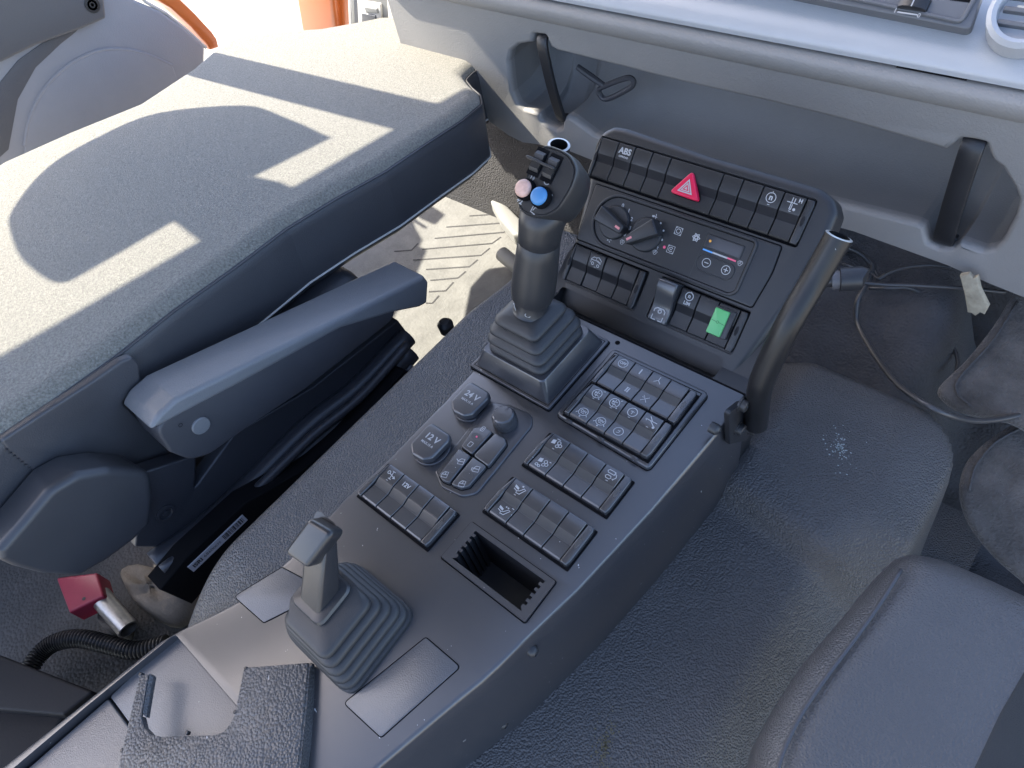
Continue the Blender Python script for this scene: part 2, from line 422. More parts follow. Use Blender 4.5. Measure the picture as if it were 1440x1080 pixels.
SYM = {
    'n': [('l', c_(0, 0, .5)), ('t', 'n', .8, 0, .02), ('l', [(-.12, .42), (.02, .56), (-.06, .66)])],
    'nlim': [('l', c_(0, .2, .36)), ('t', 'n', .5, 0, .22), ('l', [(0, .52), (.08, .66)]), ('t', 'LIM', .42, 0, -.45)],
    'plus': [('l', [(-.55, .12), (.45, .12)]), ('l', [(-.12, .6), (-.12, -.5)]), ('l', [(.12, .55), (.12, .1)]), ('l', [(-.12, -.5), (.02, -.5), (.02, 0)]), ('t', 'H', .5, .62, .45), ('d', .32, -.42, .13)],
    'abs': [('t', 'ABS', .95, 0, .12), ('t', 'OFFROAD', .28, 0, -.52)],
    'off': [('l', c_(0, 0, .5)), ('t', 'OFF', .42, 0, .0)],
    'one': [('t', 'I', 1.0, 0, 0)], 'two': [('t', 'II', 1.0, 0, 0)],
    'yy': [('l', [(0, 0), (0, .5)]), ('l', [(0, 0), (-.4, -.35)]), ('l', [(0, 0), (.4, -.35)])],
    'xx': [('l', [(-.35, .4), (.35, -.4)]), ('l', [(.35, .4), (-.35, -.4)]), ('l', [(-.12, .18), (-.4, .1)])],
    'hub': [('l', c_(0, 0, .5)), ('l', [(0, .4), (0, -.4)]), ('l', [(-.3, .15), (.25, .15)]), ('l', [(-.25, -.15), (.3, -.2)]), ('d', -.2, .05, .09), ('d', .5, -.45, .08), ('l', [(.45, .5), (.6, .6)])],
    'diff': [('l', c_(0, .05, .48)), ('t', 'DN', .42, 0, .1), ('l', [(-.2, -.15), (.2, -.15)]), ('l', [(-.65, -.35), (-.45, -.15)]), ('l', [(.65, -.35), (.45, -.15)]), ('d', 0, -.6, .09)],
    'hook1': [('l', c_(0, 0, .5)), ('l', [(0, -.25), (0, .12), (.2, .05)]), ('l', [(0, .12), (-.2, .05)])],
    'hook2': [('l', c_(0, 0, .5)), ('l', [(.1, .2), (.1, -.1), (-.15, -.22)]), ('l', [(.1, .1), (-.15, .1)])],
    'slope': [('l', [(-.6, .1), (.6, .1)]), ('l', [(-.3, .5), (.1, .1)]), ('l', [(-.1, .1), (.45, -.3)]), ('d', .5, -.42, .13), ('l', [(-.55, .1), (-.45, -.05)])],
    'exh1': [('p', [(-.6, .2), (-.25, .3), (-.2, -.15), (-.6, -.25)]), ('l', c_(.15, .15, .17)), ('l', c_(.42, -.08, .16)), ('l', c_(.15, -.25, .15)), ('l', [(-.3, .45), (.1, .45)])],
    'exh2': [('p', [(-.55, .4), (-.2, .5), (-.12, .05), (-.55, -.05)]), ('l', c_(.2, .3, .17)), ('l', c_(.45, .05, .16)), ('l', c_(.2, -.12, .15)), ('l', c_(-.4, -.4, .13)), ('l', c_(-.1, -.45, .12)), ('l', [(.5, .5), (.7, .5)])],
    'cyl': [('l', [(-.4, .15), (.3, .15), (.42, .3), (.3, .48), (-.4, .48), (-.5, .3), (-.4, .15)]), ('l', [(-.3, -.45), (.1, -.45), (.2, -.28), (.1, -.1), (-.3, -.1), (-.42, -.28), (-.3, -.45)]), ('l', [(.5, .3), (.62, 0), (.45, -.3)]), ('p', [(.3, -.3), (.5, -.2), (.48, -.42)]), ('l', [(.3, .15), (.3, .48)])],
    'seat1': [('l', [(.15, -.4), (.3, -.42), (.62, .25), (.42, .3), (.15, -.1), (-.1, -.25), (-.05, -.45), (.15, -.4)]), ('p', [(-.55, .25), (-.05, .12), (-.02, -.1), (-.5, 0)]), ('l', [(-.5, -.15), (-.1, -.25)]), ('d', .18, .42, .09)],
    'seat2': [('l', [(.15, -.4), (.3, -.42), (.62, .25), (.42, .3), (.15, -.1), (-.1, -.25), (-.05, -.45), (.15, -.4)]), ('p', [(-.55, .25), (-.05, .12), (-.02, -.1), (-.5, 0)]), ('l', [(-.5, -.15), (-.1, -.25)]), ('d', .05, .42, .08), ('d', .28, .42, .08), ('l', [(.55, .62), (.8, .62)])],
    'prop': [('l', c_(-.42, .1, .15)), ('l', [(-.25, .05), (.4, -.1)]), ('l', [(-.02, .42), (.1, -.42)]), ('l', [(-.18, .4), (.22, .4)]), ('l', [(-.08, -.42), (.28, -.42)]), ('p', [(.35, .08), (.62, -.15), (.32, -.28)])],
    '12v': [('t', '12V', .8, 0, 0)],
    'truck': [('l', [(-.6, -.25), (-.6, .1), (-.35, .35), (-.05, .35), (-.05, .05), (-.6, .05)]), ('l', [(-.05, .1), (.55, -.15), (.55, .2), (.2, .45), (-.05, .35)]), ('p', [(.1, .15), (.5, .02), (.5, -.12), (.1, -.02)]), ('l', c_(-.35, -.3, .13)), ('l', c_(.3, -.38, .13))],
    'pto': [('l', [(-.5, .15), (-.5, .4), (-.3, .55), (.3, .55), (.5, .4), (.5, .15)]), ('l', c_(.02, .3, .15)), ('l', [(-.5, -.1), (-.5, -.5), (-.1, -.5)]), ('l', [(.15, -.5), (.5, -.5), (.5, -.1)])],
    'axle': [('l', c_(0, 0, .14)), ('l', [(-.9, .06), (-.14, .0)]), ('l', [(.14, 0), (.9, -.06)])],
    'recA': [('l', [(-.5, -.5), (.5, -.5), (.5, .5), (-.5, .5), (-.5, -.5)]), ('l', c_(0, 0, .3)), ('l', [(-.5, .3), (-.3, .5)]), ('l', [(.5, -.3), (.3, -.5)]), ('l', [(-.5, -.3), (-.3, -.5)]), ('l', [(.5, .3), (.3, .5)])],
    'recB': [('l', [(-.5, -.5), (.5, -.5), (.5, .5), (-.5, .5), (-.5, -.5)]), ('l', c_(0, 0, .3, 20, 30, 330)), ('p', [(-.05, .12), (.2, 0), (-.05, -.12)]), ('l', [(-.5, .3), (-.3, .5)]), ('l', [(.5, -.3), (.3, -.5)])],
    'flake': [('l', [(.5 * (1 if k % 2 == 0 else .62) * math.cos(math.pi * k / 6), .5 * (1 if k % 2 == 0 else .62) * math.sin(math.pi * k / 6)) for k in range(13)]), ('l', c_(0, 0, .2))],
    'wash': [('l', [(-.5, .2), (-.25, .42), (.25, .42), (.5, .2), (.15, -.4), (-.15, -.4), (-.5, .2)]), ('l', [(-.2, .15), (0, .28), (.2, .15)]), ('l', [(-.15, -.1), (0, .05), (.15, -.1)])],
    'fan': [('p', [(-.08, .08), (-.4, .42), (0, .45)]), ('p', [(.08, .08), (.45, .35), (.45, 0)]), ('p', [(.08, -.08), (.35, -.45), (0, -.45)]), ('p', [(-.08, -.08), (-.45, -.35), (-.45, 0)])],
    'vent': [('p', [(-.5, .15), (-.1, .25), (-.1, -.1), (-.4, -.1)]), ('l', [(.1, .5), (.25, -.4)]), ('l', [(-.1, .05), (.4, .05)])],
    'arr': [('l', [(-.18, -.4), (-.18, .45)]), ('p', [(-.36, .15), (-.18, .55), (0, .15)]), ('l', [(.22, .4), (.22, -.45)]), ('p', [(.04, -.15), (.22, -.55), (.4, -.15)])],
    'clock': [('l', c_(0, 0, .42)), ('l', [(.05, .2), (0, 0), (.15, -.12)]), ('l', [(0, .42), (0, .62)])],
    'two_': [('t', '+2', .9, 0, 0)],
    'boom': [('l', [(-.25, .5), (-.25, -.45), (.5, -.55)]), ('l', [(-.05, -.2), (.1, .2), (.35, .35)]), ('p', [(.25, .5), (.55, .4), (.3, .2)])],
    'cee': [('l', c_(0, 0, .4, 14, 40, 320))],
    'door1': [('l', [(-.4, -.35), (-.4, .15), (-.1, .5), (.4, .5), (.4, -.35), (-.4, -.35)]), ('l', [(-.4, .08), (.4, .08)]), ('l', [(-.75, .35), (-.42, .05)])],
    'door2': [('l', [(-.4, -.35), (-.4, .15), (-.1, .5), (.4, .5), (.4, -.35), (-.4, -.35)]), ('l', [(-.4, .08), (.4, .08)]), ('l', [(.05, .08), (.05, .5)])],
    'door3': [('l', [(-.4, -.35), (-.4, .15), (-.1, .5), (.4, .5), (.4, -.35), (-.4, -.35)]), ('l', [(-.4, .08), (.4, .08)]), ('l', [(-.6, -.3), (-.6, .2)])],
    'lock': [('l', [(-.25, -.45), (.25, -.45), (.3, -.35), (.3, .35), (.25, .45), (-.25, .45), (-.3, .35), (-.3, -.35), (-.25, -.45)]), ('l', [(-.3, .15), (.3, .15)]), ('l', [(0, -.3), (0, .1)])],
    'rect': [('l', [(-.28, -.45), (.28, -.45), (.33, -.38), (.33, .38), (.28, .45), (-.28, .45), (-.33, .38), (-.33, -.38), (-.28, -.45)])],
}


def sym(b, key, fr, u, v, size, w=0.0, mi=1, lw=.10, rot=0.0):
    c, q = math.cos(rot), math.sin(rot)
    def T(p): return (u + (p[0] * c - p[1] * q) * size, v + (p[0] * q + p[1] * c) * size)
    for e in SYM[key]:
        if e[0] == 'l':
            cl = len(e[1]) > 3 and (V(e[1][0]) - V(e[1][-1])).length < 1e-6
            b.ribbon([T(p) for p in (e[1][:-1] if cl else e[1])], lw * size, fr, w, mi, cl)
        elif e[0] == 'p':
            b.face(b.vs([fr(*T(p), w + .00012) for p in e[1]]), mi, False)
        elif e[0] == 'd':
            b.disc(*T(e[1:3]), e[3] * size, fr, w, mi, 10)
        elif e[0] == 't':
            b.text(e[1], e[2] * size, fr, *T(e[3:5]), w, mi, .035, rot)


# ================================================================ CONSOLE
console = empty('centre_console', (0, -.1, -.2), 'dark grey plastic centre console with switch banks running up to a sloping fascia', 'console')


def smooth(t):
    t = max(0, min(1, t)); return t * t * (3 - 2 * t)


def deck_z(y):
    # level deck, easing into the rear deck
    y0, y1 = -.25, -.33
    tn = math.tan(RA)
    if y > y0: return 0.0
    if y > y1:
        t = (y0 - y) / (y0 - y1); return -tn * (y0 - y1) * .5 * t * t
    return -tn * ((y0 - y1) * .5 + (y1 - y))


def lerp_tab(tab, y):
    tab = sorted(tab)
    if y <= tab[0][0]: return tab[0][1]
    for (a, b), (c, d) in zip(tab, tab[1:]):
        if y <= c: return b + (d - b) * (y - a) / (c - a)
    return tab[-1][1]


def rearpx(x, y):
    p = RF.px(x, y); q = RF(*p); return (q.y, q.x)


LEFT = [(.06, -.120), (-.10, -.1165), (-.207, -.116), (-.265, -.121)] + [rearpx(*q) for q in [(418, 772), (400, 790), (365, 828), (330, 848), (290, 868), (235, 893), (120, 985), (0, 1080)]]
RIGHT = [(.06, .1475), (.01, .147), (-.10, .140), (-.20, .1295), (-.303, .112)] + [rearpx(*q) for q in [(640, 990), (533, 1080)]]
yl, xl = LEFT[-1]; LEFT += [(yl - .25, xl - .055)]
yr, xr = RIGHT[-1]; RIGHT += [(yr - .4, xr - .10)]
b = MB(); rings = []
ys = [.0605 - .01 * k for k in range(34)] + [-.29 - .02 * k for k in range(32)]
for y in ys:
    l = lerp_tab(LEFT, y); r = lerp_tab(RIGHT, y); z = deck_z(y); e = .0045; zb = -.20
    ring = [(l - .004, y, zb), (l - .001, y, z - .03), (l, y, z - e)]
    for k in (1, 2, 3):
        t = math.pi / 2 * k / 3; ring.append((l + e * (1 - math.cos(t)), y, z - e * (1 - math.sin(t))))
    for k in (3, 2, 1):
        t = math.pi / 2 * k / 3; ring.append((r - e * (1 - math.cos(t)), y, z - e * (1 - math.sin(t))))
    ring += [(r, y, z - e), (r + .001, y, z - .03), (r + .004, y, zb)]
    rings.append(ring)
b.loft(rings)
cuts = []
# storage pocket, compartment with two lids, recessed shafts
POCK = PF.tr([(671, 748), (765, 818), (735, 862), (636, 784)])
teeth = []
for i in range(11):                                  # toothed left and right ends
    v = .0335 * i / 10
    teeth.append((.0025 if i % 2 else .0, v))
PK0, PK1, PV0, PV1 = .0170, .1010, -.2450, -.2115
pk = [(PK0, PV0), (PK1, PV0)]
for i in range(1, 11):
    v = PV0 + (PV1 - PV0) * i / 11; o = .0032 if i % 2 else 0
    v2 = PV0 + (PV1 - PV0) * (i + 1) / 11
    pk += [(PK1 - o, v), (PK1 - o, v2 - .0001)]
pk += [(PK1, PV1), (PK0, PV1)]
for i in range(10, 0, -1):
    v = PV0 + (PV1 - PV0) * (i + 1) / 11; o = .0032 if i % 2 else 0
    v2 = PV0 + (PV1 - PV0) * i / 11
    pk += [(PK0 + o, v - .0001), (PK0 + o, v2)]
cuts.append(cutter(rrect(PK0 - .004, PV0 - .004, PK1 + .004, PV1 + .004, .001), -.07, .01, PF))
LD = -.010
lidF = RF.tr([(245, 889), (333, 993), (153, 981), (48, 1073)], LD)
ly = lidF[0][1]; lx0 = lidF[0][0]; ly2 = lidF[2][1]
rimx = [RF.px(240, 896), RF.px(121, 992), RF.px(10, 1086)]
rec = [(rimx[0][0] + .0012, ly + .0025), (.05, ly + .0025), (.0, -.62), (rimx[2][0] - .045, -.62), (rimx[2][0] + .001, rimx[2][1]), (rimx[1][0] + .001, rimx[1][1])]
cuts.append(cutter(rpoly(rec, [.006, .004, .001, .001, 0, 0]), -.03, .02, RF))
deck = b.build('deck', M['deck'], console, cut=cuts, sharp=30)
for c in cuts: D.objects.remove(c)

# lids
b = MB(); b.prism(rpoly([(lx0 + .002, ly), (.048, ly), (.026, ly2 + .0012), (lidF[2][0], ly2 + .0012)], .003), LD - .006, LD, RF, 0, .0012)
b.build('compartment_lid', M['lid'], console)
b = MB(); b.prism(rpoly([(lidF[2][0], ly2 - .0012), (.026, ly2 - .0012), (-.02, -.60), (lidF[3][0] - .06, -.60), (lidF[3][0], lidF[3][1])], .003), LD - .006, LD, RF, 0, .0012)
b.build('compartment_lid', M['lid'], console)

# flush inlay panels (thin groove round a plate)
def inlay(poly, fr, r=.004):
    b = MB(); p = rpoly(ccw(poly), r)
    b.prism(p, -.002, .0003, fr, 1); b.prism(offs(p, .0009), -.002, .0008, fr, 0, .0004, 2)
    return b.build('inlay_panel', [M['inlay'], M['gap']], console)
inlay(RF.tr([(599, 895), (649, 938), (536, 1039), (482, 989)]), RF)
inlay(RF.tr([(397, 797), (328, 839), (371, 877), (425, 850), (440, 820)]), RF)

# pocket: frame with toothed ends and a box below
b = MB()
fo = rpoly([(.0085, -.2515), (.1085, -.2515), (.1085, -.2045), (.0085, -.2045)], .0015)
fo = ccw(PF.tr([(663.6, 734.8), (782, 819), (738.6, 876.4), (620.8, 784.3)]))
fo = rpoly(fo, .002)
loops = b.fill([fo, pk], PF, .0022)
b.loft([[PF(u, v, -.001) for u, v in fo], [PF(u, v, .0022) for u, v in fo]], 0, False, False)
b.loft([[PF(u, v, .0022) for u, v in pk], [PF(u, v, -.012) for u, v in pk], [PF(.059 + (u - .059) * .97, -.228 + (v + .228) * .97, -.066) for u, v in pk]], 0, False, True)
g = offs(fo, -.0012)
b.prism(g, -.001, .0004, PF, 1)
# remove the part of the dark groove plate lying over the opening by using a ring instead
pocket = None
b.bm.free()
b = MB()
b.fill([fo, pk], PF, .0022)
b.loft([[PF(u, v, -.001) for u, v in fo], [PF(u, v, .0022) for u, v in fo]], 0, False, False)
b.loft([[PF(u, v, .0022) for u, v in pk], [PF(u, v, -.012) for u, v in pk], [PF(.059 + (u - .059) * .97, -.228 + (v + .228) * .97, -.066) for u, v in pk]], 2, False, True)
b.fill([offs(fo, -.0011), offs(fo, .001)], PF, .0004, 1)
b.build('storage_pocket', [M['deck'], M['gap'], M['black']], console, recalc=True, sharp=20)

# screws on the right flank
for (px, py, xx) in [(750, 916, .1215), (708, 1018, .108), (1007, 604, .147)]:
    p = X(px, py, xx); fr = Fr(p, (0, 1, 0), (0, 0, 1))
    b = MB(); b.rev([(.0058, -.006), (.0058, .0008), (.0052, .0016), (.0038, .0036), (.0026, .0040), (.0024, .003), (0.0001, .003)], fr, 18)
    b.build('screw', M['bolt'], console)

# ---------------------------------------------------------------- switch banks
def bank(fr, u0, v0, cells, Dp, syms, name='switch_bank', caps=(1, 1), label=None, mats=None, tilts=None, skip=(), win=None):
    """cells: boundaries measured from u0; syms {(i, 'b'|'f'): (symbol, size)}"""
    tilts = tilts or {}; win = win or M['band']
    W1 = cells[-1] + (.0085 if caps[1] else .0015)
    h = MB()
    h.prism(rrect(u0 - .0016, v0 - .0024, u0 + W1 + .0018, v0 + Dp + .0010, .0012, 2), -.003, .0011, fr, 1)
    def cap(side):
        if side == 0:
            i = cells[0] - .0004
            p = [(i, Dp), (i - .0018, Dp), (.0016, Dp * .78), (.0002, Dp * .5), (.0, Dp * .15), (.0008, 0), (i, 0)]
        else:
            i = cells[-1] + .0004
            p = [(i, Dp), (W1 - .0012, Dp), (W1 - .0001, Dp * .9), (W1, Dp * .12), (W1 - .0012, 0), (i, 0)]
        p = [(u0 + a, v0 + c) for a, c in p]
        h.prism(p, .0005, .0072, fr, 0, .0013, 3)
        # thumb scoop
        uu = u0 + (.0032 if side == 0 else W1 - .0042)
        sc = circ(uu, v0 + Dp * .52, .0019, 12, .0052)
        h.prism(sc, .0070, .00745, fr, 2, .0002, 1)
    if caps[0]: cap(0)
    if caps[1]: cap(1)
    hb = h.build(name, [mats or M['key'], M['gap'], win], console, label=label)
    prof0 = [(.0002, .001), (.0002, .0036), (.0008, .0054), (.0022, .0062), (.40 * Dp, .0046), (.44 * Dp, .0047), (.60 * Dp, .0076), (.64 * Dp, .0080), (Dp - .0018, .0086), (Dp - .0004, .0080), (Dp, .0066), (Dp, .001)]
    for i in range(len(cells) - 1):
        if i in skip: continue
        a = u0 + cells[i] + .0006; c = u0 + cells[i + 1] - .0006
        t = tilts.get(i, 0); ct, st = math.cos(t), math.sin(t); pv, pw = Dp * .5, .004
        prof = [(pv + (x - pv) * ct - (y - pw) * st, max(.001, pw + (x - pv) * st + (y - pw) * ct)) for x, y in prof0]
        r = MB()
        e = .0004
        rings = [[fr(a + e, v0 + pv + (x - pv) * .985, y - (.0004 if y > .002 else 0)) for x, y in prof], [fr(a, v0 + x, y - (.0004 if y > .002 else 0)) for x, y in prof]]
        rings = [[fr(a, v0 + x, y - (.0005 if y > .002 else 0)) for x, y in prof], [fr(a + e, v0 + x, y) for x, y in prof], [fr(c - e, v0 + x, y) for x, y in prof], [fr(c, v0 + x, y - (.0005 if y > .002 else 0)) for x, y in prof]]
        R = r.loft(rings)
        # the window band is the ramp face
        r.bm.faces.ensure_lookup_table()
        for f in r.bm.faces:
            if len(f.verts) == 4:
                vv = set(f.verts)
                for A, B in zip(R, R[1:]):
                    if vv == {A[5], A[6], B[5], B[6]} or vv == {A[4], A[5], B[4], B[5]}: f.material_index = 2
        for half in 'bf':
            if (i, half) in syms:
                k, sz = syms[(i, half)]
                (x0, y0), (x1, y1) = (prof[7], prof[8]) if half == 'b' else (prof[3], prof[4])
                sf = fr.sub((a + c) / 2, v0 + (x0 + x1) / 2, (y0 + y1) / 2, 0, math.atan2(y1 - y0, x1 - x0))
                sym(r, k, sf, 0, 0, sz, 0.00005, 1, .075)
                # little indicator dash
                if k not in ('one', 'two', 'yy', 'xx', 'off', 'nlim', '12v', 'abs') and half == 'b':
                    r.ribbon([(-.0012, -.0068), (.0012, -.0068)], .0006, sf, .00005, 1)
        r.build('rocker_switch', [mats or M['key'], M['white'], win], hb, sharp=32)
    return hb


C4 = [.0060, .0275, .0490, .0705, .0915]
DP = .0434
bank(PF, -.1092, -.2081 - DP, C4, DP, {(0, 'b'): ('prop', 0.0103), (1, 'b'): ('12v', 0.0078)}, label='switch bank marked 12V at the left edge of the deck')
bank(PF, .0092, -.0855 - DP, C4, DP, {(0, 'b'): ('exh1', 0.0103), (0, 'f'): ('exh2', 0.0103), (3, 'b'): ('cyl', 0.0098)}, label='switch bank with exhaust cloud symbols')
bank(PF, .0099, -.1470 - DP, C4, DP, {(0, 'b'): ('seat1', 0.0103), (0, 'f'): ('seat2', 0.0103)}, label='switch bank with heated seat symbols')
# raised insert with two banks
b = MB()
ui = rpoly(ccw(PF.tr([(863, 490), (996, 552), (912, 658), (783, 581)], .006)), .005)
b.prism(offs(ui, -.0015), -.002, .0006, PF, 1)
b.prism(offs(ui, -.0006), -.002, .0060, PF, 0, .0022)
i2 = offs(ui, .0042)
b.ringwall(i2, .0060, .00625, PF, .0008, 1)
# clip notches along the front edge
for t in (.08, .46, .84):
    u = -.0 + t * .105 + .006
    b.prism(rrect(u, -.0672, u + .007, -.0630, .0006, 2), .0055, .0068, PF, 0, .0004, 2)
b.build('switch_insert', [M['deck'], M['gap']], console)
UF = PF.sub(0, 0, .0062)
du = .0038
bank(UF, .0101, -.0139, C4, DP, {(0, 'b'): ('off', 0.0103), (1, 'b'): ('one', 0.0090), (1, 'f'): ('two', 0.0090), (2, 'b'): ('yy', 0.0094), (2, 'f'): ('xx', 0.0094)}, label='switch bank marked OFF, I and II on the raised insert')
bank(UF, .0100, -.0608, C4, DP, {(0, 'b'): ('hub', 0.0103), (1, 'b'): ('hub', 0.0103), (2, 'b'): ('hook1', 0.0098), (3, 'b'): ('slope', 0.0107), (0, 'f'): ('diff', 0.0103), (1, 'f'): ('diff', 0.0103), (2, 'f'): ('hook2', 0.0098)}, label='switch bank full of round symbols on the raised insert')

# power socket caps
for (pts, t1) in (([(633, 572), (660, 542), (682, 552), (683, 563), (668, 582), (645, 586)], '24 V'), ([(577, 632), (607, 597), (630, 610), (626, 630), (606, 645), (590, 641)], '12 V')):
    q = PF.tr(pts, .006); cu = sum(a for a, _ in q) / 6; cv = sum(c for _, c in q) / 6
    b = MB()
    b.prism(circ(cu, cv - .001, .0205, 36), -.001, .0016, PF, 0, .0012)
    b.rev([(.0158, .001), (.0158, .005), (.013, .006)], PF.sub(cu, cv, 0), 28, 2)
    body = rpoly([(cu + a_ * 1.08, cv + c_v * 1.08) for a_, c_v in ((-.0150, -.0120), (-.0060, -.0195), (.0085, -.0185), (.0150, -.0115), (.0155, .0110), (.0125, .0175), (-.0130, .0180), (-.0158, .0125))], .006)
    top = PF.sub(0, 0, 0)
    b.prism(body, .0045, .0125, PF, 0, .0030, 4)
    b.text(t1, .0098, PF, cu, cv + .0045, .0126, 1, .025)
    b.text('MAX.15 A', .0038, PF, cu, cv - .0035, .0126, 1, .03)
    b.build('socket_cap', [M['deck'], M['white'], M['gap']], console, label='round-cornered %s socket cap' % t1.replace(' ', ''))

# mirror and window control
b = MB()
po = rpoly(ccw(PF.tr([(612, 664), (689, 566), (716, 570), (749, 584), (749, 600), (672, 695), (650, 700), (621, 686)])), [.006, .012, .01, .01, .012, .006, .012, .006], 6)
b.prism(po, -.001, .0022, PF, 0, .0016)
for nm, pts, ss in (('A', [(648, 628), (666, 601), (681, 600), (694, 607), (664, 640)], None), ('B', [(665, 641), (697, 608), (711, 616), (713, 624), (687, 657)], None),
                    ('C', [(616, 668), (645, 630), (663, 641), (632, 680), (622, 676)], None), ('D', [(633, 681), (665, 642), (685, 655), (660, 684), (648, 687)], None)):
    q = offs(rpoly(ccw(PF.tr(pts, .007)), .0028, 4), .0005)
    b.prism(offs(q, -.0008), .001, .0026, PF, 2)
    b.prism(q, .001, .0078 if nm in 'AB' else .0074, PF, 0, .0013)
    cu = sum(a for a, _ in PF.tr(pts, .007)) / len(pts); cv = sum(c for _, c in PF.tr(pts, .007)) / len(pts)
    w = .0079 if nm in 'AB' else .0075
    if nm != 'B':
        b.prism(circ(cu, cv, .0068, 18, .0042), w - .001, w + .0001, PF, 0, .0001, 1)
    if nm == 'A':
        sym(b, 'lock', PF, cu - .001, cv + .011, .0062, w); sym(b, 'rect', PF, cu + .0005, cv - .0105, .0062, w); b.disc(cu, cv, .0011, PF, w + .0002, 4)
    if nm == 'C':
        sym(b, 'door1', PF, cu + .003, cv + .0105, .0075, w, rot=.35); sym(b, 'door2', PF, cu - .001, cv - .0100, .0075, w, rot=.35)
    if nm == 'D':
        sym(b, 'door3', PF, cu + .002, cv + .0100, .0075, w, rot=.35); sym(b, 'door2', PF, cu + .001, cv - .0105, .0075, w, rot=.35)
mc = b.build('window_control', [M['deck'], M['white'], M['gap'], M['key'], M['pink_ink']], console)
ku, kv = PF.px(711, 594, .004)
b = MB(); kf = PF.sub(ku, kv, .002)
prof = [(.0128, 0), (.0132, .002), (.0128, .012), (.0112, .0165), (.0098, .0176), (.0001, .0180)]
rings = []
for r, h_ in prof:
    rings.append([kf(r * (1 + (.012 if (k % 2 and .001 < h_ < .014) else 0)) * math.cos(2 * math.pi * k / 72), r * (1 + (.012 if (k % 2 and .001 < h_ < .014) else 0)) * math.sin(2 * math.pi * k / 72), h_) for k in range(72)])
b.loft(rings)
b.ribbon([(.0, .0045), (.0, .0105)], .0011, kf, .01775, 1)
b.build('mirror_knob', [M['key'], M['ink']], mc, sharp=30)

# joystick seat on the deck: square plate and skirt
JB = (-.1215, -.0635, -.0095, .0465)
b = MB()
b.prism(rrect(JB[0] - .0012, JB[1] - .0012, JB[2] + .0012, JB[3] + .0012, .003), -.002, .0008, PF, 1)
b.prism(rrect(*JB, .003), -.002, .0042, PF, 0, .001)
i3 = offs(ccw(rrect(*JB, .003)), .0030); b.ringwall(i3, .0042, .0044, PF, .0007, 1)
def rsq(cx, cy, hx, hy, z, r=.3, seg=6): return [PF(u, v, z) for u, v in rrect(cx - hx, cy - hy, cx + hx, cy + hy, min(hx, hy) * r, seg)]
CX, CY = -.0625, -.0115
b.loft([rsq(-.0655, -.0085, .0515, .0505, .0042, .08), rsq(-.0655, -.0085, .0512, .0502, .0052, .08), rsq(CX, CY, .0430, .0428, .0305, .14), rsq(CX, CY, .0420, .0418, .0318, .16), rsq(CX, CY, .038, .038, .0316, .2)])
b.build('joystick_base', [M['deck'], M['gap']], console, sharp=30)

# thin seam line and little hole in front of the fascia
b = MB(); b.prism([(-.1205, .0592), (.1478, .0592), (.1478, .0612), (-.1205, .0612)], -.05, .0004, PF); b.build('seam', M['gap'], console)
b = MB(); b.rev([(.0028, .0), (.0028, .0003), (.0001, .0003)], PF.sub(-.002, .0512, .0001), 16); b.build('hole', M['gap'], console)

# ---------------------------------------------------------------- fascia
fo = [(-.1060, -.034), (-.1075, .018), (-.1190, .105), (-.1285, .155), (-.1235, .1700), (-.1120, .1782), (-.096, .1795), (.011, .1755), (.1023, .1758), (.127, .1752), (.1420, .1690), (.1505, .1580), (.1522, .1344), (.1454, .0634), (.1310, -.0046), (.1250, -.034)]
FO = rpoly(fo, [.001, .05, .08, .02, .012, .015, .03, .05, .05, .02, .012, .012, .03, .06, .03, .001], 4)
b = MB(); b.prism(FO, -.034, 0, FF, 0, .0085, 6)
cuts = [cutter(rrect(-.1066, -.0335, .1090, -.0098, .0065), -.0125, .02, FF),
        cutter(rrect(-.1239, .1165, .1290, .1645, .0035), -.006, .02, FF),
        cutter(rrect(-.1100, -.0035, -.0060, .0440, .003), -.006, .02, FF),
        cutter(rrect(.0095, -.0040, .1138, .0450, .003), -.008, .02, FF)]
fas = b.build('fascia', M['fascia'], console, cut=cuts, sharp=30)
cuts2 = [cuts[0]]
# body under the fascia, joins it to the deck
b = MB()
prof = [(.0612, -.20), (.0612, -.0002), (.0800, -.0002), (.090, .008), (.115, .028), (.135, .035), (.100, -.06), (.085, -.20)]
b.loft([[V((x + (y - .06) * k, y, z)) for y, z in prof] for x, k in ((-.1195, .06), (.1475, -.03))])
b.build('fascia_foot', M['fascia'], console, cut=cuts2, sharp=30)
for c in cuts: D.objects.remove(c)
b = MB(); b.prism(rrect(-.1060, -.0330, .1084, -.0104, .006), -.0128, -.0112, FF, 0); b.build('tray', M['fascia'], console)

FFs = FF.sub(0, 0, -.0045)
cu = [-.1179, -.0952, -.0735, -.0515, -.0290, .0326, .0544, .0761, .0977, .1197]
bank(FFs, -.1225, .1190, [x + .1225 for x in cu], .0434, {(1, 'b'): ('abs', .0095), (7, 'b'): ('n', .0095), (8, 'b'): ('plus', .0105)}, label='long switch row with the red hazard triangle', mats=M['fascia'], win=M['bandf'])
bank(FFs, -.1085, -.0015, C4, .0434, {(1, 'b'): ('truck', .0115)}, label='switch bank with a vehicle symbol on the fascia', mats=M['fascia'], win=M['bandf'], tilts={1: .10})
rb = bank(FFs, .0122, -.0015, [.0030, .0252, .0470, .0690, .0920], .0434, {(1, 'b'): ('nlim', .0120)}, caps=(0, 1), label='switch bank with the green key on the fascia', mats=M['fascia'], win=M['bandf'], skip=(0,))
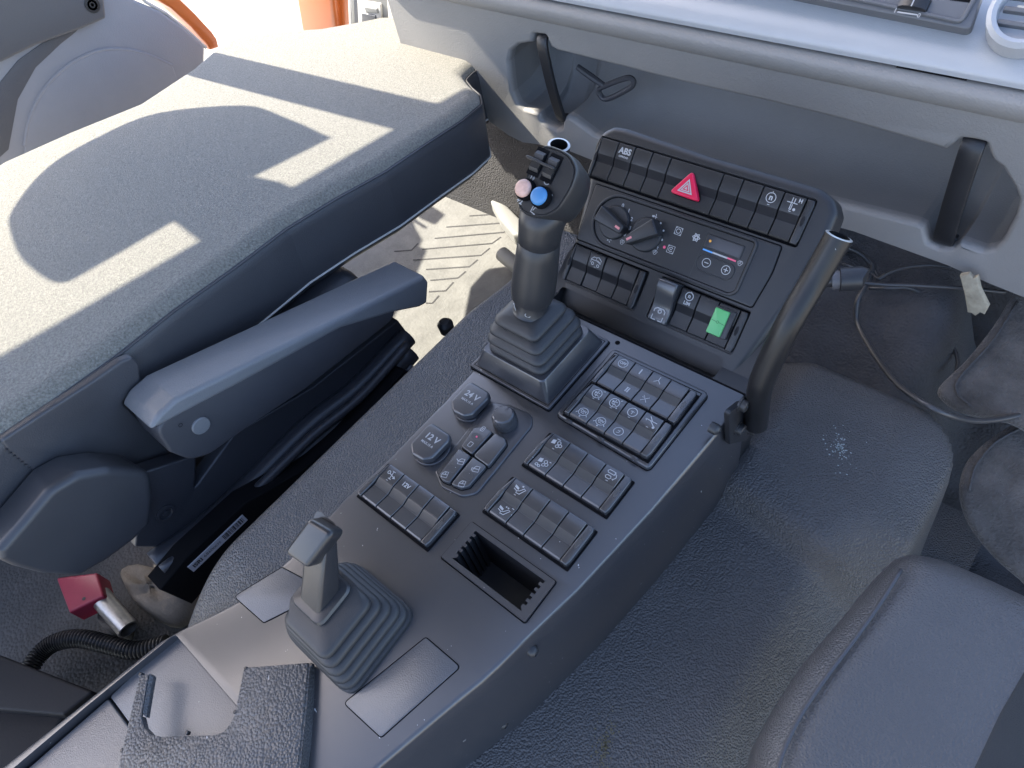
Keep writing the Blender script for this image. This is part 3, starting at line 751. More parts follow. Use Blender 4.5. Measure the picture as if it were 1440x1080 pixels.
# tall rocker
b = MB()
prof = [(-.002, 0), (-.0030, .008), (-.001, .0118), (.012, .0108), (.0225, .0150), (.0325, .0200), (.0410, .0215), (.0435, .0195), (.0440, 0)]
prof = [(p.x, p.y) for p in catmull(prof[1:-1], 3)]; prof = [(-.002, 0)] + prof + [(.0440, 0)]
a, c = .0135, .0362
b.loft([[FFs(u, v, w - d) for v, w in prof] for u, d in ((a, .0012), (a + .0012, 0), (c - .0012, 0), (c, .0012))])
sf = FFs.sub((a + c) / 2, .0065, .0118, 0, math.atan2(-.001, .013)); sym(b, 'pto', sf, 0, -.001, .0125, .0003, 1, .09)
b.build('tall_rocker', [M['key'], M['white']], rb, label='tall raised rocker with a white bracket symbol', sharp=35)
# green key
b = MB()
b.prism(rrect(.0800, .0085, .1025, .0385, .0015), .001, .0120, FFs, 1, .0010)
b.prism(rrect(.0812, .0092, .0968, .0365, .0012), .010, .0148, FFs, 0, .0009)
sym(b, 'axle', FFs, .0889, .0230, .0088, .0148, 2, .07)
b.build('green_key', [M['green'], M['black'], M['greendark']], rb, label='green translucent key', sharp=35)
# hazard triangle
b = MB()
tri = rpoly([(.0005, .1560), (.0195, .1285), (-.0160, .1290)], .0030, 5)
b.prism(offs(ccw(tri), -.0007), .001, .0062, FFs, 2)
b.prism(tri, .004, .0125, FFs, 0, .0016)
for s0, s1 in ((.0078, .0058), (.0048, .0032), (.0016, .0)):
    c0 = (.0012, .1375)
    def tr_(s): return [(c0[0], c0[1] + s * 1.28), (c0[0] + s * 1.12, c0[1] - s * .60), (c0[0] - s * 1.12, c0[1] - s * .60)]
    o_, i_ = tr_(s0), tr_(s1)
    if s1: 
        for k in range(3):
            j = (k + 1) % 3
            b.face(b.vs([FFs(*o_[k], .0127), FFs(*o_[j], .0127), FFs(*i_[j], .0127), FFs(*i_[k], .0127)]), 1, False)
    else: b.face(b.vs([FFs(*q, .0127) for q in o_]), 1, False)
b.build('hazard_button', [M['red'], M['white'], M['gap']], console, label='red triangular hazard warning button')

# climate panel
b = MB()
cp = rpoly([(-.1072, .0480), (.1125, .0485), (.1168, .0865), (.1150, .1135), (-.1072, .1125)], [.003, .003, .06, .003, .003], 5)
b.prism(offs(ccw(cp), -.0012), -.001, .0003, FF, 1)
b.prism(cp, -.001, .0016, FF, 0, .0010)
pill = [(.0905, .0575), (.0905, .1090)] + [(-.0665 + .0262 * math.cos(math.radians(a)) * 1.0, .0805 + .0275 * math.sin(math.radians(a))) for a in range(90, 271, 12)] + [(.0850, .0530)]
pill = rpoly(pill, [.007, .004] + [0] * 16 + [.007], 5)
b.ringwall(offs(ccw(pill), -.0030), .0014, .0040, FF, .0030, 0)
b.prism(offs(ccw(pill), .0), .0010, .0022, FF, 2)
b.ringwall(offs(ccw(pill), -.0001), .0022, .0024, FF, .0009, 1)
W = .0023
for s, (u, v) in zip('01234', [(-.0645, .1000), (-.0552, .0968), (-.0484, .0895), (-.0463, .0800), (-.0492, .0705)]): b.text(s, .0058, FF, u, v, W, 3, .03, rot=.1)
sym(b, 'fan', FF, -.0655, .0602, .0058, W, 3); sym(b, 'wash', FF, -.0495, .0628, .0058, W, 3)
for u, v in [(-.0390, .0892), (-.0328, .0957), (-.0417, .0803), (-.0140, .0960), (-.0077, .0897), (-.0054, .0802)]: b.disc(u, v, .0011, FF, W, 3)
sym(b, 'vent', FF, -.0232, .1000, .0070, W, 3); sym(b, 'vent', FF, -.0080, .0712, .0055, W, 3); sym(b, 'wash', FF, -.0080, .0652, .0055, W, 3)
sym(b, 'recA', FF, .0086, .0945, .0078, W, 3, .09); sym(b, 'recB', FF, .0081, .0740, .0078, W, 3, .09); sym(b, 'flake', FF, .0298, .0944, .0085, W, 3, .14)
b.disc(.0002, .0739, .0016, FF, W, 4)
b.ribbon([(.0390, .1085), (.0388, .0535)], .0006, FF, W, 7)
# display
b.prism(rrect(.0405, .0885, .0822, .1025, .0015), .001, .0030, FF, 0, .0006)
b.prism(rrect(.0422, .0900, .0806, .1012, .0010), .001, .0031, FF, 5)
b.disc(.0458, .0958, .0014, FF, .0031, 6)
for u0, u1, mi in ((.0415, .0525, 8), (.0525, .0695, 3), (.0695, .0790, 4)): b.ribbon([(u0, .0858), (u1, .0856)], .0016, FF, W, mi)
sym(b, 'wash', FF, .0838, .0850, .0055, W, 3)
pl_ = rpoly([(.0410, .0655), (.0805, .0650), (.0815, .0805), (.0405, .0812)], .0076, 6)
b.ringwall(offs(ccw(pl_), -.0012), .0018, .0032, FF, .0012, 0); b.prism(pl_, .001, .0026, FF, 2)
for u, t in ((.0508, '-'), (.0730, '+')):
    b.ribbon(circ(u, .0740, .0045, 20), .0007, FF, .0026, 3, True); b.ribbon([(u - .0024, .074), (u + .0024, .074)], .0009, FF, .0026, 3)
    if t == '+': b.ribbon([(u, .0716), (u, .0764)], .0009, FF, .0026, 3)
cl = b.build('climate_panel', [M['fascia'], M['gap'], M['fascia'], M['white'], M['pink_ink'], M['display'], M['orange_ink'], M['bolt'], M['blue_ink']], console, sharp=30)
for (u, v, ang, nm) in ((-.0665, .0800, -14, 'fan'), (-.0250, .0795, 222, 'vent')):
    b = MB(); kf = FF.sub(u, v, .0022)
    b.rev([(.0190, 0), (.0190, .0012), (.0178, .0030), (.0172, .0032), (.0170, .0038), (.0001, .0042)], kf, 40)
    g = kf.sub(0, 0, 0, math.radians(ang))
    bar = rpoly([(-.0178, -.0085), (-.0165, -.0090), (.0185, -.0048), (.0195, -.0035), (.0195, .0035), (.0185, .0048), (-.0165, .0090), (-.0178, .0085)], .0025, 4)
    b.prism(bar, .002, .0165, g, 0, .0020, 4)
    b.ribbon([(.0105, 0), (.0170, 0)], .0026, g, .0166, 1)
    b.build('climate_knob', [M['grip'], M['redlight']], cl, sharp=35)

# ================================================================ JOYSTICK
js = empty('joystick', (CX, CY, .03), 'black multi-button joystick with a rubber bellows standing on the console', 'joystick')
b = MB(); rings = []
for (z, h, dh) in ((.0305, .0390, .0), (.0430, .0385, 0), (.0555, .0350, 0), (.0680, .0290, 0)):
    rings += [rsq(CX, CY, h - .0055, h - .0055, z, .34), rsq(CX, CY, h - .001, h - .001, z + .0008, .34), rsq(CX, CY, h + .0003, h + .0003, z + .0030, .34), rsq(CX, CY, h, h, z + .0052, .34), rsq(CX, CY, h - .0025, h - .0025, z + .0082, .36)]
    rings += [rsq(CX, CY, h - .0075, h - .0075, z + .0108, .40)]
rings += [rsq(CX + .001, CY, .019, .019, .0800, .6), rsq(CX + .001, CY, .016, .016, .0808, .9)]
b.loft(rings)
b.build('boot', M['rubber'], js, sharp=50)
# seam line down the boot
JA0 = V((CX + .0020, CY + .000, .0800)); JA1 = V((-.0470, .0225, .2050)); JD = (JA1 - JA0).normalized()
jf = Fr(JA0, (1, 0, 0), V((0, 1, 0)))
def jring(t, ra, rb, n=32, sq=2.3, dx=0, dy=0):
    c = JA0 + JD * t; ux = (V((1, 0, 0)) - JD * JD.x).normalized(); uy = JD.cross(ux)
    out = []
    for k in range(n):
        a = 2 * math.pi * k / n; cs, sn = math.cos(a), math.sin(a)
        x = ra * math.copysign(abs(cs) ** (2 / sq), cs) + dx; y = rb * math.copysign(abs(sn) ** (2 / sq), sn) + dy
        out.append(c + ux * x + uy * y)
    return out
b = MB(); b.loft([jring(-.002, .0185, .0185, sq=2), jring(.0005, .0168, .0168, sq=2), jring(.0125, .0168, .0168, sq=2)]); 
tf = Fr(JA0 + JD * .0075 + V((-.0108, -.0131, 0)), (.77, -.63, 0), (0, 0, 1))
b.prism(rrect(-.0035, -.0045, .0035, .0045, .0012), 0, .0006, tf, 1, .0002, 1); b.text('e3', .005, tf, 0, 0, .0006, 2)
b.ribbon(c_(0, 0, .0028, 12, 120, 330), .0008, Fr(JA0 + JD * .0085 + V((.0075, -.0153, 0)), (.9, .44, 0), (0, 0, 1)), .0004, 1)
b.build('collar', [M['black'], M['white'], M['ink']], js)
b = MB()
b.loft([jring(.0125, .0175, .0175), jring(.0138, .0195, .0195), jring(.020, .0208, .0208), jring(.030, .0215, .0215), jring(.050, .0212, .0212), jring(.068, .0200, .0202), jring(.0800, .0193, .0196), jring(.0806, .0189, .0192), jring(.0812, .0193, .0196), jring(.092, .0195, .0200), jring(.102, .0205, .0215, dy=.001), jring(.110, .0218, .0235, dy=.004), jring(.118, .0215, .0220, dy=.008), jring(.124, .017, .017, dy=.012)], cap0=True)
b.build('grip', M['grip'], js, sharp=40)
# head: a slanted block with a rounded key face
HN = V((.204, -.612, .764)).normalized(); HP = X(768, 258, -.045)
HF = Fr(HP, V((1, 0, 0)), V((0, .78, .62)))
face = HF.tr([(757, 210), (770, 204), (795, 213), (806, 224), (811, 240), (805, 262), (793, 283), (782, 297), (765, 305), (745, 303), (733, 297), (728, 286), (731, 272), (741, 245), (750, 222)])
face = [(p.x, p.y) for p in catmull(face, 3, True)]
face = ccw(face)
fc = (sum(p[0] for p in face) / len(face), sum(p[1] for p in face) / len(face))
b = MB()
def fs(s, du=0, dv=0): return [(fc[0] + (u - fc[0]) * s + du, fc[1] + (v - fc[1]) * s + dv) for u, v in face]
rings = [[HF(u, v, -.044) for u, v in fs(.55, .002, -.004)], [HF(u, v, -.038) for u, v in fs(.78, .002, -.002)], [HF(u, v, -.028) for u, v in fs(.92, .003, -.001)], [HF(u, v, -.014) for u, v in fs(.99, .002, 0)],
         [HF(u, v, -.004) for u, v in fs(1.01)], [HF(u, v, -.0012) for u, v in fs(1.0)], [HF(u, v, 0) for u, v in fs(.975)], [HF(u, v, 0) for u, v in fs(.95)], [HF(u, v, -.0009) for u, v in fs(.94)], [HF(u, v, -.0009) for u, v in fs(.925)], [HF(u, v, .0002) for u, v in fs(.91)]]
b.loft(rings)
for (x, y, kk) in ((750, 248, 'arr'), (770, 255, 'clock'), (731, 283, 'two_'), (751, 294, 'boom'), (773, 277, 'cee')):
    u, v = HF.px(x, y); sym(b, kk, HF, u, v, .0072, .0004, 1, .13, rot=-.12)
hd = b.build('head', [M['grip'], M['white']], js, sharp=40)
# rocker wheels
for (x0, y0) in ((757, 228), (776, 237)):
    u, v = HF.px(x0, y0); f2 = HF.sub(u, v, 0, -.07)
    b = MB()
    b.prism(rrect(-.0068, -.0128, .0068, .0125, .0008), -.001, .0006, f2, 1)
    prof = [(-.0092, 0), (-.0088, .0016), (-.0060, .0034), (-.0015, .0026), (.0015, .0026), (.0062, .0036), (.0090, .0016), (.0094, 0)]
    b.loft([[f2(uu, v_, w_) for v_, w_ in prof] for uu in (-.0050, .0050)])
    b.prism(rpoly([(-.0105, -.0012), (.0060, -.0010), (.0060, .0014), (-.0105, .0012)], .001), .002, .0066, f2, 0, .0008)
    b.build('rocker_wheel', [M['grip'], M['gap']], hd, sharp=35)
for (x0, y0, mm, lb) in ((738, 264, 'peach', 'worn pale pink round button'), (760, 275, 'blue', 'blue round button')):
    u, v = HF.px(x0, y0 + 2, .004); f2 = HF.sub(u, v, 0)
    b = MB()
    b.rev([(.0098, -.001), (.0098, .0048), (.0090, .0060)], f2, 28, 1)
    b.rev([(.0080, .004), (.0080, .0078), (.0072, .0092), (.0052, .0101), (.0001, .0104)], f2, 28, 0)
    b.build('button', [M[mm], M['gap']], hd, label=lb)

# ================================================================ GEAR SELECTOR
gl = empty('selector_lever', tuple(RF(-.02, -.075, 0)), 'grey selector lever with a square head on a ribbed rubber boot', 'lever')
GF = RF
def gsq(cx, cy, h, w, r=.34, hy=None):
    return [GF(u, v, w) for u, v in rrect(cx - h, cy - (hy or h), cx + h, cy + (hy or h), h * r, 6)]
gc = GF.px(484, 880, .012)
gx, gy = gc[0] + .001, gc[1] + .0035
b = MB(); rings = [gsq(gx, gy, .0440, -.002), gsq(gx, gy, .0440, .004, .36)]
for (w, h) in ((.006, .0425), (.0148, .0405), (.0236, .0375), (.0324, .0340), (.0410, .0300)):
    rings += [gsq(gx - w * .12, gy, h - .003, w), gsq(gx - w * .12, gy, h + .0003, w + .0012), gsq(gx - w * .12, gy, h + .0005, w + .004), gsq(gx - w * .12, gy, h - .0012, w + .0066), gsq(gx - w * .12, gy, h - .004, w + .0080)]
tx, ty = GF.px(453, 836, .052)
rings += [gsq(tx, ty, .024, .0505), gsq(tx, ty, .0165, .0515)]
b.loft(rings); b.build('boot', M['rubber'], gl, sharp=55)
b = MB()
b.loft([gsq(tx, ty, .0205, .0505, .42), gsq(tx, ty, .0210, .0535, .42), gsq(tx, ty, .0195, .0560, .42), gsq(tx, ty, .014, .0572, .42)])
b.build('boot_ring', M['lever'], gl)
# stem and head
hn = V((.05, -.62, .78)).normalized(); P0 = X(433, 757, -.034)
LF = Fr(P0, V((1, 0, .0)), V((0, .78, .62)))
LF = Fr(P0, (V((1, 0, 0)) - hn * hn.x), hn.cross(V((1, 0, 0)) - hn * hn.x))
q = LF.tr([(433, 729), (468, 750), (430, 800), (397, 777)])
hp = rpoly(ccw(q), .0055, 5)
hcx = sum(a for a, _ in hp) / len(hp); hcy = sum(c for _, c in hp) / len(hp)
b = MB()
b.prism(hp, -.017, 0, LF, 0, .0040, 5, bot=True)
sb = [GF(u, v, .0560) for u, v in rrect(tx - .0135, ty - .0145, tx + .0135, ty + .0145, .005, 4)]
ct = LF(hcx, hcy, -.018)
st = [LF(u, v, -.012) for u, v in rrect(hcx - .0125, hcy - .008, hcx + .0125, hcy + .022, .005, 4)]
mid = [(V(p) * .55 + V(q_) * .45) for p, q_ in zip(sb, st)]
b.loft([sb, mid, st])
b.build('handle', M['lever'], gl, sharp=40)

# ================================================================ TUBULAR GRAB HANDLES
def grab(name, pts, r, label, sgn):
    o = empty(name, tuple(pts[0]), label, 'handle', 'tubular handles beside the fascia')
    b = MB(); path = catmull(pts, 8); b.tube(path, r, 24, 0, True, .78)
    b.bm.faces.ensure_lookup_table()
    b.build('tube', [M['tube'], M['metal']], o, sharp=40)
    return o
hr = grab('grab_handle', [X(1063, 596, .1655), X(1065, 570, .1655), X(1068, 548, .1658), X(1077, 522, .1666), X(1107, 459, .1712), X(1144, 395, .1762), X(1180, 332, .1815)], .0114, 'open-ended black steel tube handle rising beside the right edge of the fascia', 1)
b = MB()
bf = XF(.1535)
b.prism(rpoly(ccw(bf.tr([(1022, 580), (1040, 566), (1056, 566), (1060, 596), (1048, 618), (1024, 624)])), .004), -.003, .002, bf, 0, .0008)
b.build('bracket', M['black'], hr)
for (x, y, k) in ((1039, 567, 6), (1035, 601, 6), (1049, 584, 16), (1052, 604, 16)):
    u, v = bf.px(x, y); rr_ = .0062 if k == 6 else .0040
    b = MB(); b.rev([(rr_ * 1.3, .001), (rr_ * 1.3, .0030), (rr_, .0032), (rr_, .0080), (rr_ * .85, .0086), (rr_ * .35, .0086), (rr_ * .3, .0074), (.0001, .0074)], bf.sub(u, v, 0), k if k > 6 else 18)
    b.build('bolt', M['bolt'], hr, sharp=25)
b = MB(); p0 = X(1170, 394, .172); p1 = p0 + V((.025, .012, .003))
b.tube([p0 - V((.01, .005, .001)), p0], .0065, 14); b.tube([p0, p0 + V((.006, .003, .001))], .0088, 16, 1)
b.tube([p0 + V((.006, .003, .001)), p1 + V((-.003, 0, 0)), p1], [.0112, .0112, .0102], 20, 0)
b.build('clamp_knob', [M['black'], M['pull']], hr)
hl = grab('grab_handle', [V((-.140, .085, -.03)), V((-.136, .100, .04)), X(782, 240, -.126), X(786, 204, -.120)], .0120, 'open-ended black tube handle showing just behind the joystick head', -1)

# ================================================================ LOOSE TRIM COVER
tp = empty('trim_cover', tuple(Z(330, 1060, .01)), 'loose broken trim cover with leather grain and a U-shaped cutout lying on the console', 'trim cover')
TF = RF.sub(0, -.2, .016)
TF = Fr(RF(0, -.2, .018), (1, 0, .03), (0, 1, .06))
out = [(343, 939), (433, 932), (427, 1000), (418, 1080), (405, 1190), (130, 1190), (166, 1080), (183, 1005), (196.5, 949), (209, 948), (203, 980), (198.5, 1007), (202, 1022), (212, 1033), (226, 1036), (260, 1035), (300, 1034), (314, 1029), (324, 1017), (331, 1003), (334, 984)]
b = MB(); q = TF.tr(out)
b.prism(q, -.0022, 0, TF, 0, .0007, 2)
# side flange on the right and a clip rail along the left arm
rg = [TF.px(x, y) for x, y in ((433, 932), (427, 1000), (418, 1080), (405, 1190))]
for (a, c) in zip(rg, rg[1:]):
    b.loft([[TF(a[0], a[1], -.0012), TF(a[0] + .0022, a[1], -.0016), TF(a[0] + .0030, a[1], -.0150), TF(a[0] + .0006, a[1], -.0150)], [TF(c[0], c[1], -.0012), TF(c[0] + .0022, c[1], -.0016), TF(c[0] + .0030, c[1], -.0150), TF(c[0] + .0006, c[1], -.0150)]])
lg = [TF.px(x, y) for x, y in ((210, 947), (205, 975), (200, 1004))]
b.loft([[TF(u + du, v, w) for du, w in ((0, -.0005), (.0036, -.0030), (.0036, -.0075), (0, -.0075))] for u, v in lg])
cut_edge = TF.tr([(198.5, 1007), (202, 1022), (212, 1033), (226, 1036), (260, 1035), (300, 1034), (314, 1029), (324, 1017), (331, 1003), (334, 984)])
b.loft([[TF(u, v, -.001), TF(u, v, -.007)] for u, v in cut_edge], closed=False, cap0=False, cap1=False)
for x, y in ((345, 940), (437, 935), (330, 1001), (262, 1030), (171, 1055), (197, 948)):
    u, v = TF.px(x, y); b.prism(circ(u, v, .0018, 8), -.004, .0004, TF, 1, .0005, 1)
b.build('cover_shell', [M['leather'], M['black']], tp, sharp=30)

# ================================================================ ENGINE COVER AND FLOORS
def sst(a, b_, x): return smooth((x - a) / (b_ - a))
def cover_z(x, y):
    zr = -.160 + .030 * sst(.012, .045, y + (x - .16) * .15) * sst(.10, .16, x) * (1 - sst(.27, .36, x) * .3)
    zr -= .05 * sst(.255, .34, x) * (1 - sst(.0, .09, y))
    zl = -.020 - .012 * sst(.0, .1, y)
    if y < -.36: zl = -.02 - .14 * sst(-.36, -.60, y) * 1.0
    k = sst(-.09, .07, x); z = zl + (zr - zl) * k
    # falls away at the left shoulder, front edge and right edge
    el = -.196
    z -= .36 * (1 - sst(el - .075, el + .006, x)) ** 1.5
    r = .07
    dx = max(0, x - .275); dy = max(0, y - .185); d = math.hypot(dx, dy)
    if x > -.05:
        t = d / r
        if t > 0: z -= .012 * min(1, t) ** 2 + .26 * sst(.86, 1.35, t)
    else:
        z -= .25 * sst(.20, .29, y)
    return max(z, -.53)
b = MB(); nx, ny = 130, 150; grid = []
for j in range(ny + 1):
    y = -.95 + 1.27 * j / ny
    grid.append(b.vs([(-.30 + .72 * i / nx, y, cover_z(-.30 + .72 * i / nx, y)) for i in range(nx + 1)]))
for j in range(ny):
    for i in range(nx): b.face([grid[j][i], grid[j][i + 1], grid[j + 1][i + 1], grid[j + 1][i]])
b.build('engine_cover', M['mat'], None, 'grained dark grey engine cover under and beside the console', 'engine cover', loc=(0, -.1, -.3), sharp=0)

cover_o = D.objects['engine_cover']
def flecks(name, cx, cy, rx, ry, rot, n, m, smin, smax, dens=1.0):
    b = MB(); rnd = random.Random(5)
    for _ in range(n):
        a = rnd.random() * 6.283; r = abs(rnd.gauss(0, .45)); u, v = rx * r * math.cos(a), ry * r * math.sin(a)
        x = cx + u * math.cos(rot) - v * math.sin(rot); y = cy + u * math.sin(rot) + v * math.cos(rot)
        z0 = cover_z(x, y); sx = rnd.uniform(smin, smax); k = rnd.randint(4, 6); a0 = rnd.random() * 6
        b.face(b.vs([(x + sx * rnd.uniform(.5, 1) * math.cos(a0 + 6.283 * j / k), y + sx * rnd.uniform(.4, 1) * math.sin(a0 + 6.283 * j / k), cover_z(x, y) + .0006) for j in range(k)]))
    b.build(name, m, cover_o, kind='stuff')
M['scuff'] = mat('pale_scuff', (.34, .38, .38), .7)
M['stain'] = mat('mustard_stain', (.135, .115, .06), .7)
p = Z(1180, 632, -.135); flecks('scuff_mark', p.x, p.y, .020, .034, .5, 110, M['scuff'], .0005, .0015)
p = Z(850, 1045, -.15); flecks('stain_mark', p.x, p.y, .016, .042, .3, 170, M['stain'], .0005, .0013)
def sheet(name, x0, x1, y0, y1, z, m, n=1, **k):
    b = MB(); b.face(b.vs([(x0, y0, z), (x1, y0, z), (x1, y1, z), (x0, y1, z)])); return b.build(name, m, None, **k)
FLZ = -.50
sheet('cab_floor', -1.14, 1.2, -1.3, .62, FLZ, M['dustfloor'], kind='structure', label='dusty dark cab floor', cat='floor')
# ribbed rubber mat, passenger side
b = MB(); mz = FLZ + .004
b.prism(rrect(-1.12, .02, -.27, .60, .02), FLZ + .0005, mz, PF)
ribs = []
def zz(x, y): return (540 + x / 4.909, 260 + y / 4.909)
for pts in ([(590, 215), (740, 205)], [(430, 292), (840, 262)], [(350, 370), (825, 328), (870, 305)], [(265, 445), (745, 405), (808, 360)], [(200, 520), (670, 487), (730, 437)], [(290, 585), (590, 565), (647, 517)], [(320, 660), (510, 643), (565, 597)], [(310, 738), (425, 732), (480, 672)], [(290, 817), (335, 817), (380, 765)], [(70, 460), (190, 452), (235, 405)]):
    q = [Z(*zz(*p), mz) for p in pts]
    b.ribbon([(p.x, p.y) for p in q], .0042, PF, mz, 1, h=.0006)
b.build('rubber_mat', [M['floormat'], M['darkcarpet']], None, 'grey ribbed rubber mat lying in the sunlit footwell', 'mat', loc=(-.6, .3, FLZ))
# firewall carpet below the dashboard
b = MB(); prof = [(.52, -.54), (.57, -.50), (.59, -.36), (.62, -.20), (.63, -.05), (.64, .12)]
b.loft([[V((x, y, z)) for y, z in prof] for x in (-1.14, 1.2)], closed=False, cap0=False, cap1=False)
b.build('firewall_carpet', M['darkcarpet'], None, 'dark textured carpet on the firewall below the dashboard', 'carpet', loc=(0, .5, -.3))
# raised footwell hump right of the cover and two felt flaps
b = MB(); nx, ny = 40, 40; grid = []
for j in range(ny + 1):
    y = .10 + .42 * j / ny
    row = []
    for i in range(nx + 1):
        x = .02 + .60 * i / nx
        z = -.29 + .14 * sst(.30, .46, y) - .17 * sst(.26, .36, x + .15 * (y - .3)) + .008 * math.sin(x * 40 + y * 12) + .012 * math.sin(y * 27 - x * 9)
        row.append((x, y, z))
    grid.append(b.vs(row))
for j in range(ny):
    for i in range(nx): b.face([grid[j][i], grid[j][i + 1], grid[j + 1][i + 1], grid[j + 1][i]])
b.build('footwell_mat', M['darkcarpet'], None, 'dark moulded mat in the footwell behind the engine cover', 'mat', loc=(.2, .3, -.3), sharp=0)

def flap(name, pts, fr, th, m, label, wav=.006, hem=None):
    b = MB(); q = ccw(fr.tr(pts)); q = [(p.x, p.y) for p in catmull(q, 4, True)]
    c = (sum(p[0] for p in q) / len(q), sum(p[1] for p in q) / len(q))
    R = []
    for s in (1, .93, .8, .6, .4, .2, .05):
        R.append([fr(c[0] + (u - c[0]) * s, c[1] + (v - c[1]) * s, -.004 * (1 if s == 1 else 0) + wav * .3 * math.sin(u * 31 + s * 2) * math.cos(v * 23 + s)) for u, v in q])
    low = [fr(u, v, -th) for u, v in q]
    b.loft([low] + R, 0, False, True)
    if hem:
        hp = fr.tr(hem); b.tube(catmull([fr(u, v, .002) for u, v in hp], 6), .0016, 6, 1)
    return b.build(name, [m, M['darkcarpet']], None, label, 'carpet', 'felt carpet flaps', loc=fr.o, sharp=0)
KF = Fr((.42, .16, -.26), (1, 0, -.05), (0, .92, .40))
flap('carpet_flap', [(1475, 380), (1437, 398), (1400, 455), (1360, 505), (1322, 543), (1330, 563), (1360, 580), (1420, 592), (1475, 595)], KF, .012, M['carpet'], 'upper grey felt carpet flap with a curved stitched hem at the right edge', hem=[(1430, 425), (1395, 480), (1350, 530), (1345, 552), (1365, 572)])
KF2 = Fr((.42, .10, -.30), (1, 0, -.05), (0, .95, .30))
flap('carpet_flap', [(1480, 588), (1436, 592), (1395, 615), (1362, 648), (1352, 690), (1365, 735), (1400, 780), (1440, 815), (1500, 860)], KF2, .012, M['carpet'], 'lower grey felt carpet flap beside the driver seat cushion', hem=[(1440, 600), (1400, 622), (1372, 655), (1362, 690)])

# ================================================================ DASHBOARD
DY = .42
dash = empty('dashboard', (0, DY, -.1), 'light grey dashboard with an open storage shelf held by two black straps', 'dashboard')
DF = YF(DY)
hole = [(773, 67), (783, 73), (870, 95), (960, 118), (1070, 143), (1180, 170), (1330, 213), (1343, 204), (1350, 197), (1368, 199), (1385, 203), (1389, 217), (1394, 228), (1407, 237), (1423, 263), (1431, 281), (1425, 307), (1410, 337), (1397, 350), (1383, 353), (1349, 341), (1340, 349), (1320, 349), (1305, 342), (1300, 320), (1290, 315), (1177, 287), (1020, 246), (870, 206), (835, 190), (806, 168), (796, 163), (791, 168), (789, 180), (782, 183), (769, 176), (761, 171), (758, 160), (735, 153), (727, 147), (720, 131), (715, 87), (718, 73), (729, 64), (749, 61), (750, 49), (767, 51)]
H = ccw(DF.tr(hole)); H = rpoly(H, .004, 3)
TOPZ = .140
low = [Y(x, y, DY) for x, y in [(1440, 418), (1395, 400), (1330, 372), (1200, 325), (1030, 280), (870, 240), (800, 212), (757, 203), (735, 200), (715, 190), (690, 172), (640, 150)]]
outer = [(.75, TOPZ), (.75, low[0].z + .01)] + [(p.x, p.z) for p in low] + [(-.72, low[-1].z), (-.72, TOPZ)]
outer = ccw(outer)
b = MB()
b.fill([outer, offs(H, -.0065)], DF, 0)
# rim of the opening rolls inward to the shelf
hc = (sum(p[0] for p in H) / len(H), sum(p[1] for p in H) / len(H))
rr = []
for d, w in ((-.0065, 0), (-.0048, -.0006), (-.0028, -.0022), (-.0010, -.0050), (-.0004, -.0090), (-.0010, -.016), (-.0022, -.05)): rr.append([DF(u, v, w) for u, v in offs(H, d)])
vt = max(v for _, v in H)
b.loft(rr[:-1], 0, False, False); rr = rr[-2:-1]
for k, w in ((0, -.03), (.0, -.055), (.06, -.078), (.20, -.096), (.42, -.108), (.75, -.112)): rr.append([DF(u, v + k * (vt - v), w) for u, v in offs(H, -.0022)])
b.loft(rr, 1, False, True)
# outer edge rolls back; the top edge under the pad and the lower lip
b.loft([[DF(u, v, 0) for u, v in outer], [DF(u, v, -.004) for u, v in offs(outer, -.0025)], [DF(u, v, -.012) for u, v in offs(outer, -.004)], [DF(u, v, -.06) for u, v in offs(outer, .004)]], 0, False, False)
b.build('face_panel', [M['dash'], M['dashin']], dash, sharp=40)
# soft upper roll of the face and the pad above the gap
b = MB()
prof = [(DY + .02, .138), (DY - .002, .139), (DY - .010, .145), (DY - .0135, .1535), (DY - .010, .1600), (DY + .000, .1630), (DY + .02, .1632)]
prof = [(p.x, p.y) for p in catmull(prof, 3)]
# bulging face above the opening
prof = [(p.x, p.y) for p in catmull([(DY + .03, .118), (DY - .0015, .120), (DY - .010, .124), (DY - .016, .134), (DY - .0165, .144), (DY - .0115, .151), (DY - .004, .1535), (DY + .03, .1535)], 4)]
b.loft([[V((x, y, z)) for y, z in prof] for x in (-.715, .75)])
b.build('face_roll', M['dash'], dash, sharp=40)
b = MB()
prof = [(p.x, p.y) for p in catmull([(DY + .06, .1545), (DY - .004, .1560), (DY - .0125, .1600), (DY - .0105, .1680), (DY - .002, .1765), (DY + .016, .1860), (DY + .05, .195), (DY + .10, .200), (DY + .16, .205), (DY + .16, .16)], 4)]
b.loft([[V((x, y, z)) for y, z in prof] for x in (-.70, .75)])
b.build('top_pad', M['dashtop'], dash, sharp=50)
# black strip painting the shadow in the gap
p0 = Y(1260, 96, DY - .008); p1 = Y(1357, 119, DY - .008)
b = MB(); b.prism([(p0.x, .1525), (p1.x, .1525), (p1.x, .1562), (p0.x, .1562)], 0, .006, YF(DY - .002)); b.build('gap_shadow_strip', M['gap'], dash)
